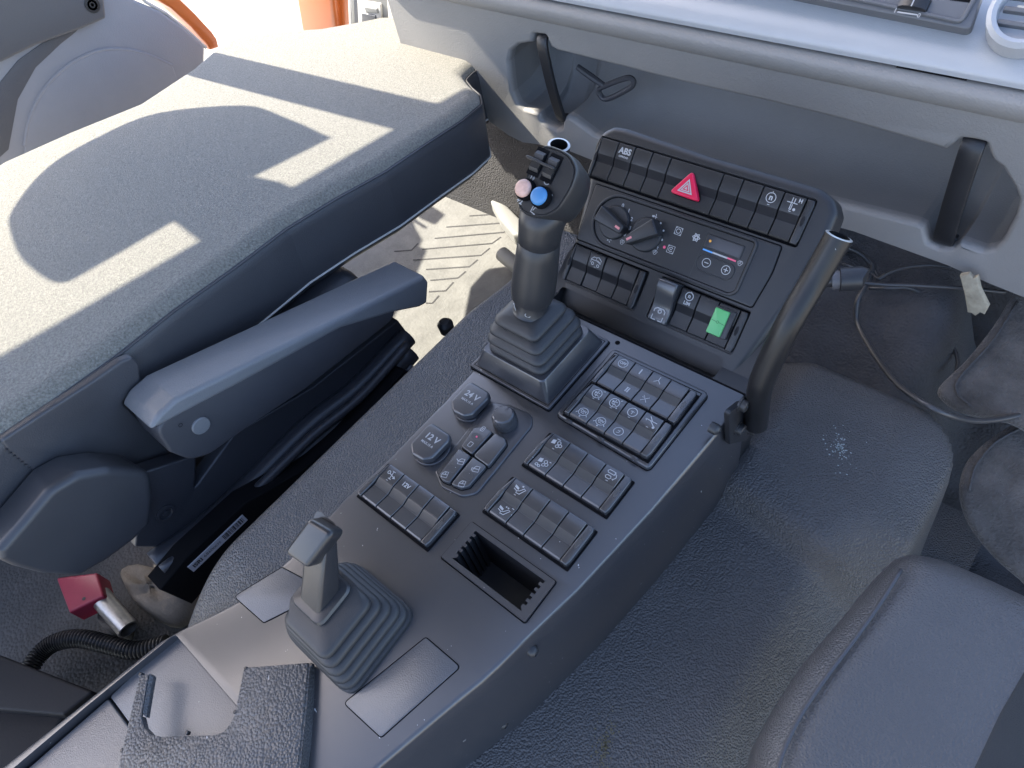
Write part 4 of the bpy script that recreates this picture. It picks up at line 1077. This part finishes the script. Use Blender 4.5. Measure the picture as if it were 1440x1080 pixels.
# straps
for (top, bot, wd, lb) in (((1368, 205), (1327, 338), .0118, 'wide black rubber strap at the right end of the shelf'), ((763, 56), (792, 168), .0095, 'narrow black rubber strap at the left end of the shelf')):
    a = Y(*top, DY + .004); c = Y(*bot, DY + .006)
    b = MB(); pts = catmull([a + V((0, .02, .004)), a, a * .66 + c * .34 + V((0, -.005, 0)), a * .33 + c * .67 + V((0, -.005, 0)), c, c + V((0, .02, -.004))], 5)
    R = []
    for i, p in enumerate(pts):
        t = (pts[min(i + 1, len(pts) - 1)] - pts[max(0, i - 1)]).normalized(); sx = V((1, 0, 0)); sx = (sx - t * sx.dot(t)).normalized(); n = t.cross(sx)
        if n.y > 0: n = -n
        R.append([p + sx * (wd * cx) + n * cy for cx, cy in ((-1, 0), (-.97, .003), (-.82, .0042), (.82, .0042), (.97, .003), (1, 0), (.9, -.002), (-.9, -.002))])
    b.loft(R); b.build('strap', M['black'], dash, label=lb, sharp=40)
# centre vent unit, slider and round vent
VF = Fr(Z(1365, 45, .197), (1, 0, 0), (0, .75, .66))
b = MB()
vp = VF.tr([(1365, 45), (1230, 18), (1050, -18), (900, -50), (930, -130), (1400, -60)])
b.prism(rpoly(ccw(vp), .006), -.01, .004, VF, 0, .002)
ip = VF.tr([(1352, 32), (1230, 5), (1070, -28), (1085, -70), (1375, -10)], .004)
b.ringwall(offs(rpoly(ccw(ip), .006), -.002), .003, .0075, VF, .004, 0)
b.prism(rpoly(ccw(ip), .006), .002, .0050, VF, 1)
sl = VF.tr([(1335, 0), (1352, -14), (1375, -12), (1366, 4)], .005)
b.prism(ccw(sl), .003, .0056, VF, 2)
b.ribbon(VF.tr([(1262, 17), (1290, 21)], .0075), .0014, VF, .0077, 3)
u, v = VF.px(1292, 22, .0078); b.text('0', .006, VF, u, v, .0078, 3); u, v = VF.px(1259, 15, .0078); b.text('I', .006, VF, u, v, .0078, 3)
vn = b.build('air_vent', [M['dashdark'], M['dashdark'], M['gap'], M['white']], dash, sharp=35)
b = MB(); u, v = VF.px(1285, 4, .010); kf = VF.sub(u, v, .005)
prof = [(-.014, .0), (-.0135, .004), (-.009, .0075), (0, .009), (.009, .0075), (.0135, .004), (.014, 0)]
b.loft([[kf(a_, c_v, w_ * k) for a_, w_ in prof] for c_v, k in ((-.006, .6), (-.0045, .95), (.0045, .95), (.006, .6))])
b.ribbon([(0, -.005), (0, .006)], .0012, kf, .0087, 1)
b.build('vent_wheel', [M['black'], M['white']], vn)
b = MB(); rv = VF.sub(*VF.px(1448, 22), .006)
b.rev([(.034, -.02), (.034, .004), (.030, .008), (.026, .006), (.024, -.004), (.0001, -.004)], rv, 40)
for k in (-.012, 0, .012): b.prism(rrect(-.022, k - .002, .022, k + .002, .001), -.004, .003, rv, 1, .0006)
b.build('round_vent', [M['dashtop'], M['dashdark']], dash)
# left end of the dashboard: pale end trim and a framed side vent
EF = YF(.50)
b = MB(); b.prism(rpoly(ccw(EF.tr([(540, -40), (700, -40), (740, 120), (640, 110), (548, 60)])), .006), -.05, .0, EF, 0, .004)
sp = EF.tr([(582, -40), (583, 15)]); b.ribbon(sp, .003, EF, .0002, 1)
b.build('end_trim', [M['cream'], M['gap']], dash)
b = MB()
b.prism(rpoly(ccw(EF.tr([(484, -40), (545, -40), (548, 60), (492, 60)])), .003), -.05, -.01, EF, 0, .003)
b.prism(ccw(EF.tr([(497, -40), (503, -40), (507, 50), (500, 50)], -.01)), -.02, -.0085, EF, 1)
b.prism(rpoly(ccw(EF.tr([(503, 0), (536, 5), (540, 60), (506, 60)], -.008)), .002), -.02, -.006, EF, 2, .002)
b.prism(rpoly(ccw(EF.tr([(512, 9), (530, 12), (532, 19), (515, 18)], -.004)), .002), -.01, -.003, EF, 0, .002)
b.prism(rpoly(ccw(EF.tr([(508, 18), (528, 22), (530, 40), (509, 40)], -.004)), .002), -.01, -.004, EF, 1, .002)
b.build('side_vent', [M['whiteplastic'], M['dashdark'], M['cream']], dash, label='white framed side vent at the far left end')

# T-handle hook lying in the shelf
b = MB(); WF = YF(DY + .045)
loop = WF.tr([(842, 128), (848, 138), (858, 138), (885, 124), (891, 116), (887, 110), (876, 111), (848, 122)])
b.tube([WF(u, v, 0) for u, v in [(p.x, p.y) for p in catmull(loop, 4, True)]] + [WF(*loop[0], 0)], .0042, 8)
sh = WF.tr([(852, 122), (830, 107), (812, 94)]); b.tube([WF(u, v, .0) for u, v in sh], [.004, .0052, .0044], 8)
b.build('hook_tool', M['armshell'], None, 'grey hook tool with an oval loop handle lying in the dashboard shelf', 'tool', loc=WF(*loop[0], 0))

# ================================================================ FOLDED PASSENGER SEAT
seat = empty('passenger_seat', (-.72, 0, FLZ), 'passenger seat with its fabric backrest folded flat and a grey armrest', 'seat')
so = [(0, 600), (60, 558), (150, 495), (240, 425), (330, 362), (400, 310), (470, 268), (540, 230), (600, 190), (650, 158), (678, 135), (676, 122), (664, 112), (655, 101), (664, 92), (690, 74), (708, 62), (706, 50), (690, 42), (640, 30), (580, 19), (540, 18), (500, 26), (455, 34), (400, 38), (340, 44), (300, 62), (262, 95), (190, 142), (95, 180), (0, 222), (-150, 310), (-330, 430), (-330, 700), (-150, 705), (-60, 640)]
S = ccw(SF.tr(so)); S = rpoly(S, .012, 2)
b = MB()
b.prism(S, -.125, 0, SF, 0, .029, 8, bot=True)
# fabric on top, vinyl round the flank
b.bm.normal_update(); b.bm.faces.ensure_lookup_table()
for f in b.bm.faces:
    w = (f.calc_center_median() - SF.o).dot(SF.n)
    if w < -.0150: f.material_index = 1
bk = b.build('backrest', [M['fabric'], M['vinyl']], seat, sharp=60)
o1 = offs(S, .0042)
b = MB(); n = len(S)
b.tube([SF(u, v, -.0140) for u, v in offs(S, .0020)] + [SF(*offs(S, .0020)[0], -.0140)], .0016, 6, 0, False)
b.build('piping', M['vinyl'], bk, sharp=0)
b = MB(); b.tube([SF(u, v, -.1035) for u, v in S] + [SF(*S[0], -.1035)], .0016, 6, 0, False)
b.build('piping', M['cream'], bk, sharp=0, label='pale lower welt')
# vinyl skirt at the hinge end
GX = -.404
gf = XF(GX)
sk = [(0, 620), (60, 581), (130, 536), (170, 508), (186, 502), (196, 512), (198, 530), (200, 545), (172, 566), (235, 632), (270, 655), (235, 664), (205, 664), (170, 655), (135, 652), (116, 668), (98, 687), (78, 682), (40, 657), (12, 634)]
b = MB(); q = ccw(gf.tr(sk)); b.prism(rpoly(q, .004, 2), -.010, .0, gf, 0, .003)
b.build('side_skirt', M['vinyl'], seat, sharp=45)
b = MB()
for k in range(14):
    t = k / 13; p = gf.px(14 + t * 70, 636 + t * 46 + 3 * math.sin(t * 3.1)); b.prism(circ(p[0], p[1] + .004, .0011, 6), -.001, .0009, gf, 0)
b.build('stitching', M['ink'], seat)
# armrest: soft upper pad, shell, button
AX = -.335
af = XF(AX)
ar = empty('armrest_pivot', (AX, -.33, 0), '', '') if False else None
up = rpoly(ccw(af.tr([(209, 609), (222, 585), (247, 562), (597, 388), (604, 397), (602, 427), (591, 433), (556, 440), (480, 463), (340, 540)])), [.004, .012, .012, .010, .006, .006, .006, .01, .02, .03], 5)
b = MB(); b.prism(up, -.067, 0, af, 0, .0065, 5, bot=True)
arm = b.build('armrest', M['armvinyl'], seat, sharp=50)
b = MB(); lo = rpoly(ccw(af.tr([(215, 598), (340, 528), (480, 451), (558, 428), (554, 450), (430, 548), (340, 608), (296, 640), (268, 648), (240, 637)], -.002)), [.003, .03, .03, .005, .005, .03, .03, .015, .012, .02], 5)
b.prism(lo, -.063, -.002, af, 0, .004); b.build('armrest_shell', M['armshell'], arm, sharp=45)
u, v = af.px(283, 599, -.0005); b = MB(); b.rev([(.0110, -.004), (.0110, .0016), (.0100, .0026), (.0001, .0030)], af.sub(u, v, -.002), 30); b.build('pivot_cap', M['armvinyl'], arm)
u, v = af.px(254, 598, -.001); b = MB(); b.ribbon(circ(u, v, .0022, 12), .0006, af, -.0012, 0, True); b.build('mould_mark', M['gap'], arm)
# hinge cover
hx = -.350; hf = XF(hx)
hc_ = rpoly(ccw(hf.tr([(-4, 776), (26, 742), (70, 690), (108, 668), (155, 660), (213, 664), (217, 700), (214, 738), (190, 762), (152, 790), (112, 813), (60, 810), (20, 800), (-2, 790)])), [.006, .02, .02, .015, .02, .004, .01, .01, .02, .02, .02, .02, .01, .006], 4)
b = MB(); b.prism(hc_, -.050, 0, hf, 0, .009, 5, draft=-.006); b.build('hinge_cover', M['hinge'], seat, sharp=55)
# plate behind, dark fittings, bellows folds
pf_ = XF(-.375)
b = MB(); b.prism(rpoly(ccw(pf_.tr([(200, 665), (276, 640), (276, 672), (272, 690), (330, 610), (440, 545), (560, 450), (575, 470), (480, 600), (380, 680), (300, 740), (230, 770), (190, 770)])), .004, 3), -.02, .0, pf_, 0, .003)
b.build('side_plate', M['bellow'], seat, sharp=45)
b = MB(); u, v = pf_.px(233, 722, .001); b.rev([(.012, -.002), (.012, .001), (.0085, .0015), (.0075, -.001), (.004, -.001), (.0038, .0015), (.0001, .002)], pf_.sub(u, v, .0005), 24); b.build('screw_boss', M['bellow'], seat)
for i, (pts, r, xx) in enumerate((([(572, 470), (500, 545), (430, 600), (350, 680), (290, 735), (215, 790)], .016, -.365), ([(576, 492), (510, 565), (440, 622), (360, 700), (300, 755), (235, 808)], .017, -.350), ([(578, 512), (530, 580), (450, 645), (370, 715), (300, 770), (240, 815)], .012, -.338), ([(572, 482), (505, 556), (436, 612), (355, 690), (295, 745), (225, 800)], .007, -.336), ([(576, 520), (540, 580), (470, 640), (400, 692)], .008, -.326))):
    b = MB(); p = [X(x, y, xx) + V((0, 0, -.004)) for x, y in pts]; b.tube(catmull(p, 5), r, 12)
    b.build('bellows_fold', M['bellow'], seat, sharp=0)
b = MB(); b.prism(rrect(-.40, -.42, .02, -.17, .03), -.50, 0, XF(-.42)); b.build('seat_base', M['bellow'], seat)
b = MB(); b.prism(rrect(-.42, -.17, .02, -.06, .04), -.52, 0, XF(-.43), 0, .03); b.build('cushion', M['vinyl'], seat, sharp=60)
# rail with barcode sticker
rx = -.318; rf = XF(rx)
b = MB(); b.prism(ccw(rf.tr([(225, 830), (262, 785), (345, 708), (425, 662), (505, 592), (568, 522), (578, 525), (420, 695), (300, 815), (270, 850)])), -.03, 0, rf, 0, .002); b.build('seat_rail', M['gap'], seat)
lbp = rf.tr([(264, 797), (340, 722), (348, 731), (272, 804)], .001)
o_ = V(lbp[0]); e1 = V(lbp[1]) - V(lbp[0]); e2 = V(lbp[3]) - V(lbp[0])
LBF = Fr(rf(*lbp[0], .0012), rf(*lbp[1]) - rf(*lbp[0]), -(rf(*lbp[3]) - rf(*lbp[0])))
LW, LH = e1.length, e2.length
lsgn = 1
LBF = Fr(rf(*lbp[3], .0012), rf(*lbp[2]) - rf(*lbp[3]), rf(*lbp[0]) - rf(*lbp[3]))
b = MB(); b.prism(rrect(0, 0, LW, LH, .0006, 2), -.0006, .0004, LBF, 0)
b.text('ISRI', LH * .62, LBF, LW * .13, LH * .5, .0005, 1, .04); b.text('6860', LH * .5, LBF, LW * .32, LH * .5, .0005, 1, .0); b.text('0075', LH * .42, LBF, LW * .47, LH * .45, .0005, 1, 0)
x = LW * .60
while x < LW * .96:
    w_ = random.choice((.0006, .001, .0016)); b.ribbon([(x, LH * .2), (x, LH * .85)], w_, LBF, .0005, 1); x += w_ + random.choice((.0006, .0012))
b.build('barcode_label', [M['label'], M['ink']], seat)
# dark metal fittings at the recliner
b = MB(); ff_ = XF(-.44)
for pts in ([(-6, 690), (18, 660), (42, 668), (30, 700), (-6, 735)], [(30, 690), (70, 655), (105, 690), (60, 740), (20, 760)], [(60, 735), (130, 660), (170, 665), (70, 760)]):
    b.prism(rpoly(ccw(ff_.tr(pts)), .004, 3), -.02, .0, ff_, 0, .002)
b.build('recliner_bracket', M['black'], seat, sharp=40)
b = MB(); p = [X(x, y, -.432) for x, y in ((-8, 728), (20, 708), (28, 690), (39, 672))]; b.tube(p, .0022, 8); b.build('recliner_spring', M['metal'], seat)
b = MB(); bx = XF(-.41); b.prism(rpoly(ccw(bx.tr([(2, 628), (14, 622), (26, 636), (18, 650), (4, 648)])), .001, 2), -.008, .002, bx, 0, .001); b.build('recliner_nut', M['metal'], seat)

# ---- small things under the seat
bx = Fr(Z(112, 836, FLZ + .11), (.93, .36, 0), (-.36, .93, 0))
b = MB(); q = bx.tr([(78, 812), (136, 805), (146, 838), (97, 862)]); b.prism(rpoly(ccw(q), .004), -.035, 0, bx, 0, .004)
u, v = bx.px(118, 842); b.prism(circ(u, v, .003, 10), -.001, .0005, bx, 1); b.build('latch_block', [M['pink'], M['ink']], None, 'dusty red plastic block lying under the passenger seat', 'block', loc=bx.o)
b = MB(); a = Z(140, 838, FLZ + .09); c = Z(181, 885, FLZ + .075); b.tube([a, a * .5 + c * .5, c], .017, 20, 0, True, .82)
b.build('metal_tube', [M['metal'], M['metal']], None, 'short worn metal tube with an open end beside the red block', 'tube', loc=c)
b = MB(); pts = catmull([Z(x, y, FLZ + .05) for x, y in ((20, 985), (48, 930), (75, 905), (110, 898), (150, 906), (190, 915), (235, 905))], 26)
b.tube(pts, [.0155 if k % 3 else .0130 for k in range(len(pts))], 12); b.build('corrugated_hose', M['black'], None, 'black corrugated hose curving over the floor under the passenger seat', 'hose', loc=pts[30], sharp=60)
cf = Fr(Z(225, 835, FLZ + .06), (1, 0, .1), (0, 1, -.1))
def blob(name, pts, fr, th, m, label, cat, amp=.008):
    b = MB(); q = ccw(fr.tr(pts)); q = [(p.x, p.y) for p in catmull(q, 3, True)]; c = (sum(p[0] for p in q) / len(q), sum(p[1] for p in q) / len(q)); R = []
    for s, w in ((1.0, -th), (1.02, -th * .5), (.97, 0), (.85, th * .3), (.62, th * .42), (.36, th * .34), (.08, th * .45)):
        R.append([fr(c[0] + (u - c[0]) * s, c[1] + (v - c[1]) * s, w + amp * math.sin(u * 70 + s * 5) * math.cos(v * 55 - s * 3)) for u, v in q])
    b.loft(R); return b.build(name, m, None, label, cat, loc=fr.o, sharp=0)
blob('crumpled_cloth', [(170, 800), (215, 798), (262, 818), (272, 838), (235, 866), (196, 852), (178, 830)], cf, .04, M['cloth'], 'crumpled beige cloth stuffed under the seat rail', 'cloth')
blob('crumpled_cloth', [(135, 845), (165, 850), (172, 880), (158, 893), (140, 872)], Fr(Z(155, 870, FLZ + .05), (1, 0, 0), (0, 1, 0)), .03, M['cloth'], 'small scrap of beige cloth behind the metal tube', 'cloth')
# dark box at the lower left corner
b = MB(); kf = Fr(Z(60, 960, -.30), (1, 0, 0), (0, 1, 0)); q = kf.tr([(-120, 880), (0, 921), (131, 972), (88, 1006), (0, 998), (-120, 985)])
b.prism(rpoly(ccw(q), .004), -.12, 0, kf, 0, .004)
q2 = kf.tr([(-120, 975), (0, 985), (92, 1003), (60, 1060), (0, 1100), (-120, 1120)], -.02); b.prism(rpoly(ccw(q2), .004), -.12, -.02, kf, 0, .006)
b.build('black_box', M['boxblack'], None, 'black plastic box on the floor at the lower left corner', 'box', loc=kf.o)

# ---- footwell items left of the console
b = MB(); wf = Fr(Z(708, 295, FLZ + .05), (1, 0, 0), (0, 1, 0)); q = wf.tr([(688, 271), (701, 272), (711, 286), (732, 307), (738, 332), (722, 330), (703, 307), (690, 283)])
b.prism(rpoly(ccw(q), .012), -.03, 0, wf, 0, .008); b.build('footrest_bracket', M['whiteplastic'], None, 'white sunlit bracket on the floor left of the joystick', 'bracket', loc=wf.o)
b = MB(); a = Z(706, 357, FLZ + .04); c = Z(738, 384, FLZ + .04); b.tube([a, c], .017, 18); b.build('white_roller', M['whiteplastic'], None, 'short white roller on the sunlit rubber mat', 'roller', loc=a)
b = MB(); p = Z(627, 459, -.20); b.rev([(.012, -.01), (.013, .006), (.008, .012), (.0001, .013)], Fr(p, (1, 0, 0), (0, 1, 0)), 14); b.build('floor_knob', M['black'], None, 'small black knob on the floor beside the engine cover', 'knob', loc=p)

# ================================================================ DRIVER SEAT
ds = empty('driver_seat', (.45, -.2, -.4), 'smooth dark grey vinyl driver seat cushion with a stitched edge at the lower right', 'seat')
dn = Fr((.34, -.1, .0), (1, 0, -.02), (0, 1, -.03))
dso = [(1062, 1085), (1078, 1020), (1105, 968), (1140, 915), (1200, 845), (1245, 790), (1270, 765), (1292, 758), (1335, 766), (1390, 788), (1450, 815), (1640, 900), (1640, 1300), (1030, 1300)]
b = MB(); q = rpoly(ccw(dn.tr(dso)), .014, 3); b.prism(q, -.13, 0, dn, 0, .038, 9, bot=True)
b.build('cushion', M['dseat'], ds, sharp=60)
b = MB(); sp = [dn(u, v, -.0015) for u, v in dn.tr([(1088, 1110), (1100, 1062), (1125, 1008), (1160, 955), (1205, 895), (1240, 845), (1268, 800)])]
b.tube(catmull(sp, 5), .0017, 6); b.build('seam', M['vinyl'], ds, sharp=0)
b = MB(); q = dn.tr([(1450, 930), (1440, 940), (1405, 1000), (1365, 1085), (1300, 1250), (1600, 1250), (1600, 930)], .001); b.prism(rpoly(ccw(q), .010), -.01, .0010, dn, 0, .0035)
for k in range(5):
    a = dn.px(1425 + k * 6, 985 + k * 22, .004); c = dn.px(1400 + k * 10, 1080 + k * 10, .004)
b.build('fabric_insert', M['insert'], ds)

# ================================================================ CABLES
def cable(pts3, r, label):
    b = MB(); b.tube(catmull(pts3, 8), r, 8); b.build('cable', M['cable'], None, label, 'cable', 'loose black cables under the dashboard', loc=pts3[0], sharp=0)
P = lambda x, y, z: Z(x, y, z)
def zc(x, y): return (1140 + x / 4, 330 + y / 4)
cable([P(*zc(*q), z) for q, z in (((160, 95), -.16), ((240, 90), -.155), ((310, 130), -.15), ((350, 190), -.15), ((300, 300), -.16), ((262, 380), -.17), ((260, 480), -.19), ((310, 590), -.19), ((400, 730), -.175), ((500, 850), -.15), ((640, 950), -.125), ((760, 1010), -.13), ((900, 1045), -.16), ((1050, 1040), -.18), ((1240, 1000), -.19))], .0036, 'thick black cable looping across the engine cover to the right edge')
cable([P(*zc(*q), z) for q, z in (((235, 262), -.12), ((400, 280), -.12), ((560, 285), -.12), ((800, 297), -.12), ((960, 310), -.12), ((1100, 325), -.125))], .0026, 'straight thin black cable running right under the dashboard edge')
cable([P(*zc(*q), z) for q, z in (((380, 250), -.15), ((450, 210), -.14), ((560, 180), -.13), ((680, 172), -.125), ((790, 182), -.12))], .0028, 'short black cable arching up to the dashboard edge')
cable([P(*zc(*q), z) for q, z in (((330, 300), -.16), ((430, 300), -.15), ((540, 298), -.15), ((620, 330), -.16), ((690, 400), -.18), ((740, 490), -.20), ((790, 600), -.215), ((825, 700), -.22), ((815, 780), -.225), ((790, 840), -.225))], .0026, 'thin black cable hanging in a curve down to the carpet flap')
cable([P(*zc(*q), z) for q, z in (((150, 150), -.14), ((230, 180), -.14), ((330, 210), -.15), ((380, 245), -.15), ((345, 180), -.15), ((280, 110), -.14), ((200, 70), -.13))], .0026, 'black cable coiled behind the right tube handle')
b = MB(); ff2 = YF(.40); q = ff2.tr([(1349, 388), (1362, 386), (1368, 392), (1374, 390), (1378, 408), (1390, 432), (1384, 443), (1378, 440), (1371, 445), (1366, 441), (1360, 440), (1356, 415)])
b.prism(ccw(q), -.006, 0, ff2, 0, .002); b.build('foam_scrap', M['foam'], None, 'torn beige foam scrap hanging under the dashboard', 'foam', loc=ff2(*q[0], 0))

# ================================================================ DOOR, PILLAR, OUTSIDE
dr = empty('cab_door', (-1.45, 0, -.3), 'open cab door with grey inner trim and an orange painted edge', 'door')
of = XF(-1.45)
b = MB()
tr_o = [(-160, -22), (150, -22), (190, 0), (225, 15), (258, 38), (289, 65), (287, 120), (250, 260), (0, 420), (-200, 420)]
b.prism(rpoly(ccw(of.tr(tr_o)), .02, 5), -.03, 0, of, 0, .008)
arcs = [(34, 205), (42, 165), (62, 125), (95, 92), (135, 72), (170, 69), (205, 76), (242, 92)]
b.tube([of(*of.px(x, y), -.0005) for x, y in [(p.x, p.y) for p in catmull([V(a) for a in arcs], 5)]], .004, 8, 0)
ou = of.tr(arcs + [(260, 140), (150, 260), (30, 260)], .0)
b.prism(rpoly(ccw(ou), .01), -.001, .003, of, 0, .003)
b.build('door_trim', M['door'], dr, sharp=50)
b = MB(); cr = rpoly(ccw(of.tr([(-10, 128), (25, 85), (60, 60), (118, 36), (85, 62), (50, 95), (25, 140), (12, 210), (-10, 230)], .001)), .004)
b.prism(cr, -.002, .0018, of, 0, .0008); b.build('trim_recess', M['pull'], dr)
b = MB(); pq = rpoly(ccw(of.tr([(-140, 110), (-140, 0), (-20, -14), (60, -18), (140, -18), (144, 24), (112, 38), (45, 62), (0, 84), (-60, 112)], .012)), .006)
b.prism(pq, -.002, .030, of, 0, .006); pu = b.build('door_pull', M['pull'], dr, sharp=45)
b = MB(); u, v = of.px(130, 7, .031); b.rev([(.0155, 0), (.0155, .001), (.0105, .0015), (.0085, -.004), (.0060, -.004), (.0058, .001), (.0034, .001), (.003, -.002), (.0001, -.002)], of.sub(u, v, .030), 28); b.build('screw', M['black'], pu)
b = MB(); e = [(175, -40), (212, -5), (240, 12), (268, 38), (290, 63), (294, 70), (306, 66), (303, 54), (296, 44), (272, 18), (245, -8), (200, -50)]
b.prism(rpoly(ccw(of.tr(e, -.02)), .004), -.06, -.012, of, 0, .005); b.build('painted_edge', M['orange'], dr, sharp=45)
b = MB(); b.tube([of(*of.px(x, y, -.01), -.008) for x, y in ((180, -20), (205, 3), (232, 18), (262, 42), (289, 67))], .004, 8); b.build('edge_seal', M['cream'], dr)
pl = empty('door_pillar', (-1.24, .6, -.6), 'orange painted cab pillar behind the seat head', 'pillar')
pf2 = YF(.60)
b = MB(); b.prism(rpoly(ccw(pf2.tr([(406, -60), (426, 60), (474, 60), (462, -60)])), .004), -.05, .0, pf2, 0, .012)
b.prism(rpoly(ccw(pf2.tr([(455, -60), (470, 60), (496, 60), (490, -60)], -.02)), .004), -.06, -.02, pf2, 0, .004); b.build('pillar_skin', M['orange'], pl, sharp=40)
b = MB(); b.prism(ccw(pf2.tr([(488, -60), (493, 60), (498, 60), (494, -60)], .0)), -.05, .004, pf2, 0, .003); b.build('pillar_seal', M['cream'], pl)
gr = sheet('ground', -60, 60, -60, 60, -1.5, M['concrete'], kind='structure', label='pale sunlit concrete yard outside the open door', cat='ground')

# ================================================================ CAB SHELL ABOVE (unseen, added and shaped for the sun and sky light)
EL = math.radians(44); AZ = math.radians(15)         # the sun stands to the left, a little behind
SD = V((math.cos(EL) * math.cos(AZ), math.cos(EL) * math.sin(AZ), -math.sin(EL)))
XR = -1.173
def back(p, x): t = (x - p.x) / SD.x; return p + SD * t
def sp_(x, y): return back(SF(*SF.px(x, y)), XR)
rl = [sp_(*q) for q in ((10, 592), (278, 340), (548, 182), (613, 147), (690, 108))]
shell = empty('cab_shade_shell', (0, 0, .72), 'unseen cab roof, pillar and wall added and shaped to shade the cab', 'cab shell')
b = MB()
a0, a1 = rl[1], rl[3]
def edge(y): return a0.z + (a1.z - a0.z) * (y - a0.y) / (a1.y - a0.y)
xs = (XR, -.2, 1.05)
b.loft([[V((XR, y, edge(y))), V((XR + .05, y, edge(y) + .05)), V((-.1, y, .82)), V((.02, y, .82)), V((.02, y, .86)), V((-.1, y, .87)), V((XR + .02, y, edge(y) + .10))] for y in (-.60, -.4, .1, .27)])
b.loft([[V((XR, y, edge(y))), V((XR + .05, y, edge(y) + .05)), V((-.76, y, .80)), V((-.76, y, .84)), V((XR + .02, y, edge(y) + .10))] for y in (-.88, -.601)])
b.build('roof', M['lining'], shell)  # extent cut to block the sun yet let sky reflections in
b = MB()
pb = [(285, 70), (613, 146)], [(263, 105), (548, 180)]
u0, u1 = sp_(285, 70), sp_(613, 146); l0, l1 = sp_(263, 105), sp_(548, 180)
g = sp_(190, 152); g2 = sp_(60, 215)
pp = [(u1.y, u1.z), (u0.y, u0.z), (u0.y + .02, u0.z - .5), (g2.y - .12, g2.z - .5), (g2.y - .12, g2.z - .05), (g.y, g.z), (l0.y, l0.z), (l1.y, l1.z), (l1.y - .0, l1.z + .06), (u1.y, u1.z + .06)]
pp = [(u1.y, u1.z + .06), (u1.y, u1.z), (u0.y, u0.z), (l0.y, l0.z), (l1.y, l1.z), (l1.y, l1.z + .06)]
b.prism(ccw(pp), -.012, .012, XF(XR)); b.build('door_pillar_post', M['lining'], shell)
b = MB(); b.prism([(-1.25, -1.3), (-.06, -1.3), (-.06, -.03), (-.63, -.03), (-.63, .75), (-1.25, .75)], -.015, .015, XF(XR)); b.build('side_sun_block', M['lining'], shell)  # added unseen panel that keeps sun off the rear left floor
mr = empty('mirror_shade_blocker', tuple(sp_(230, 260)), 'unseen rounded mirror shape on an arm, added to cast the shadow on the seat back', 'mirror')  # added unseen blocker, outline traced back from the shadow on the seat
b = MB(); dm = [(22, 330), (26, 300), (75, 240), (150, 195), (230, 163), (350, 152), (400, 165), (450, 188), (445, 195), (335, 250), (240, 303), (120, 372), (85, 390), (62, 388), (38, 370)]
q = [sp_(*p) for p in dm]; q = [(p.x, p.y) for p in catmull([(p.y, p.z) for p in q], 4, True)]; b.prism(ccw(q), -.02, .02, XF(XR), 0, .004); b.build('housing', M['black'], mr)
b = MB(); q = [sp_(*p) for p in ((335, 245), (389, 258), (276, 344), (238, 305))]; b.prism(ccw([(p.y, p.z + (.0 if i in (0, 3) else .02)) for i, p in enumerate(q)]), -.015, .015, XF(XR)); b.build('arm', M['black'], mr)

# ================================================================ LIGHT, SKY, CAMERA
w = D.worlds.new('World'); SC.world = w; w.use_nodes = True
nt = w.node_tree; bg = nt.nodes['Background']; sk_ = nt.nodes.new('ShaderNodeTexSky'); sk_.sky_type = 'NISHITA'; sk_.sun_disc = False
sk_.sun_elevation = EL; sk_.sun_rotation = math.atan2(-SD.x, -SD.y)
sk_.air_density = .6; sk_.dust_density = 1.5; sk_.ozone_density = .1
nt.links.new(sk_.outputs['Color'], bg.inputs['Color']); bg.inputs['Strength'].default_value = .15
su = D.lights.new('Sun', 'SUN'); su.energy = 3.3; su.angle = math.radians(.6); su.color = (1, .93, .79)
so_ = D.objects.new('sun', su); COL.objects.link(so_); so_.rotation_euler = SD.to_track_quat('-Z', 'Y').to_euler()
cd = D.cameras.new('Camera'); co = D.objects.new('camera', cd); COL.objects.link(co)
cd.sensor_width = 36; cd.lens = FPX / 1440 * 36; cd.clip_start = .01; cd.clip_end = 300
Mx = Matrix((RROWS[0], -RROWS[1], -RROWS[2])).transposed().to_4x4(); Mx.translation = CAM
co.matrix_world = Mx
SC.camera = co
vs_ = SC.view_settings; vs_.view_transform = 'Standard'; vs_.look = 'None'; vs_.exposure = 2.42; vs_.gamma = 1; vs_.use_curve_mapping = False
SC.cycles.use_denoising = True
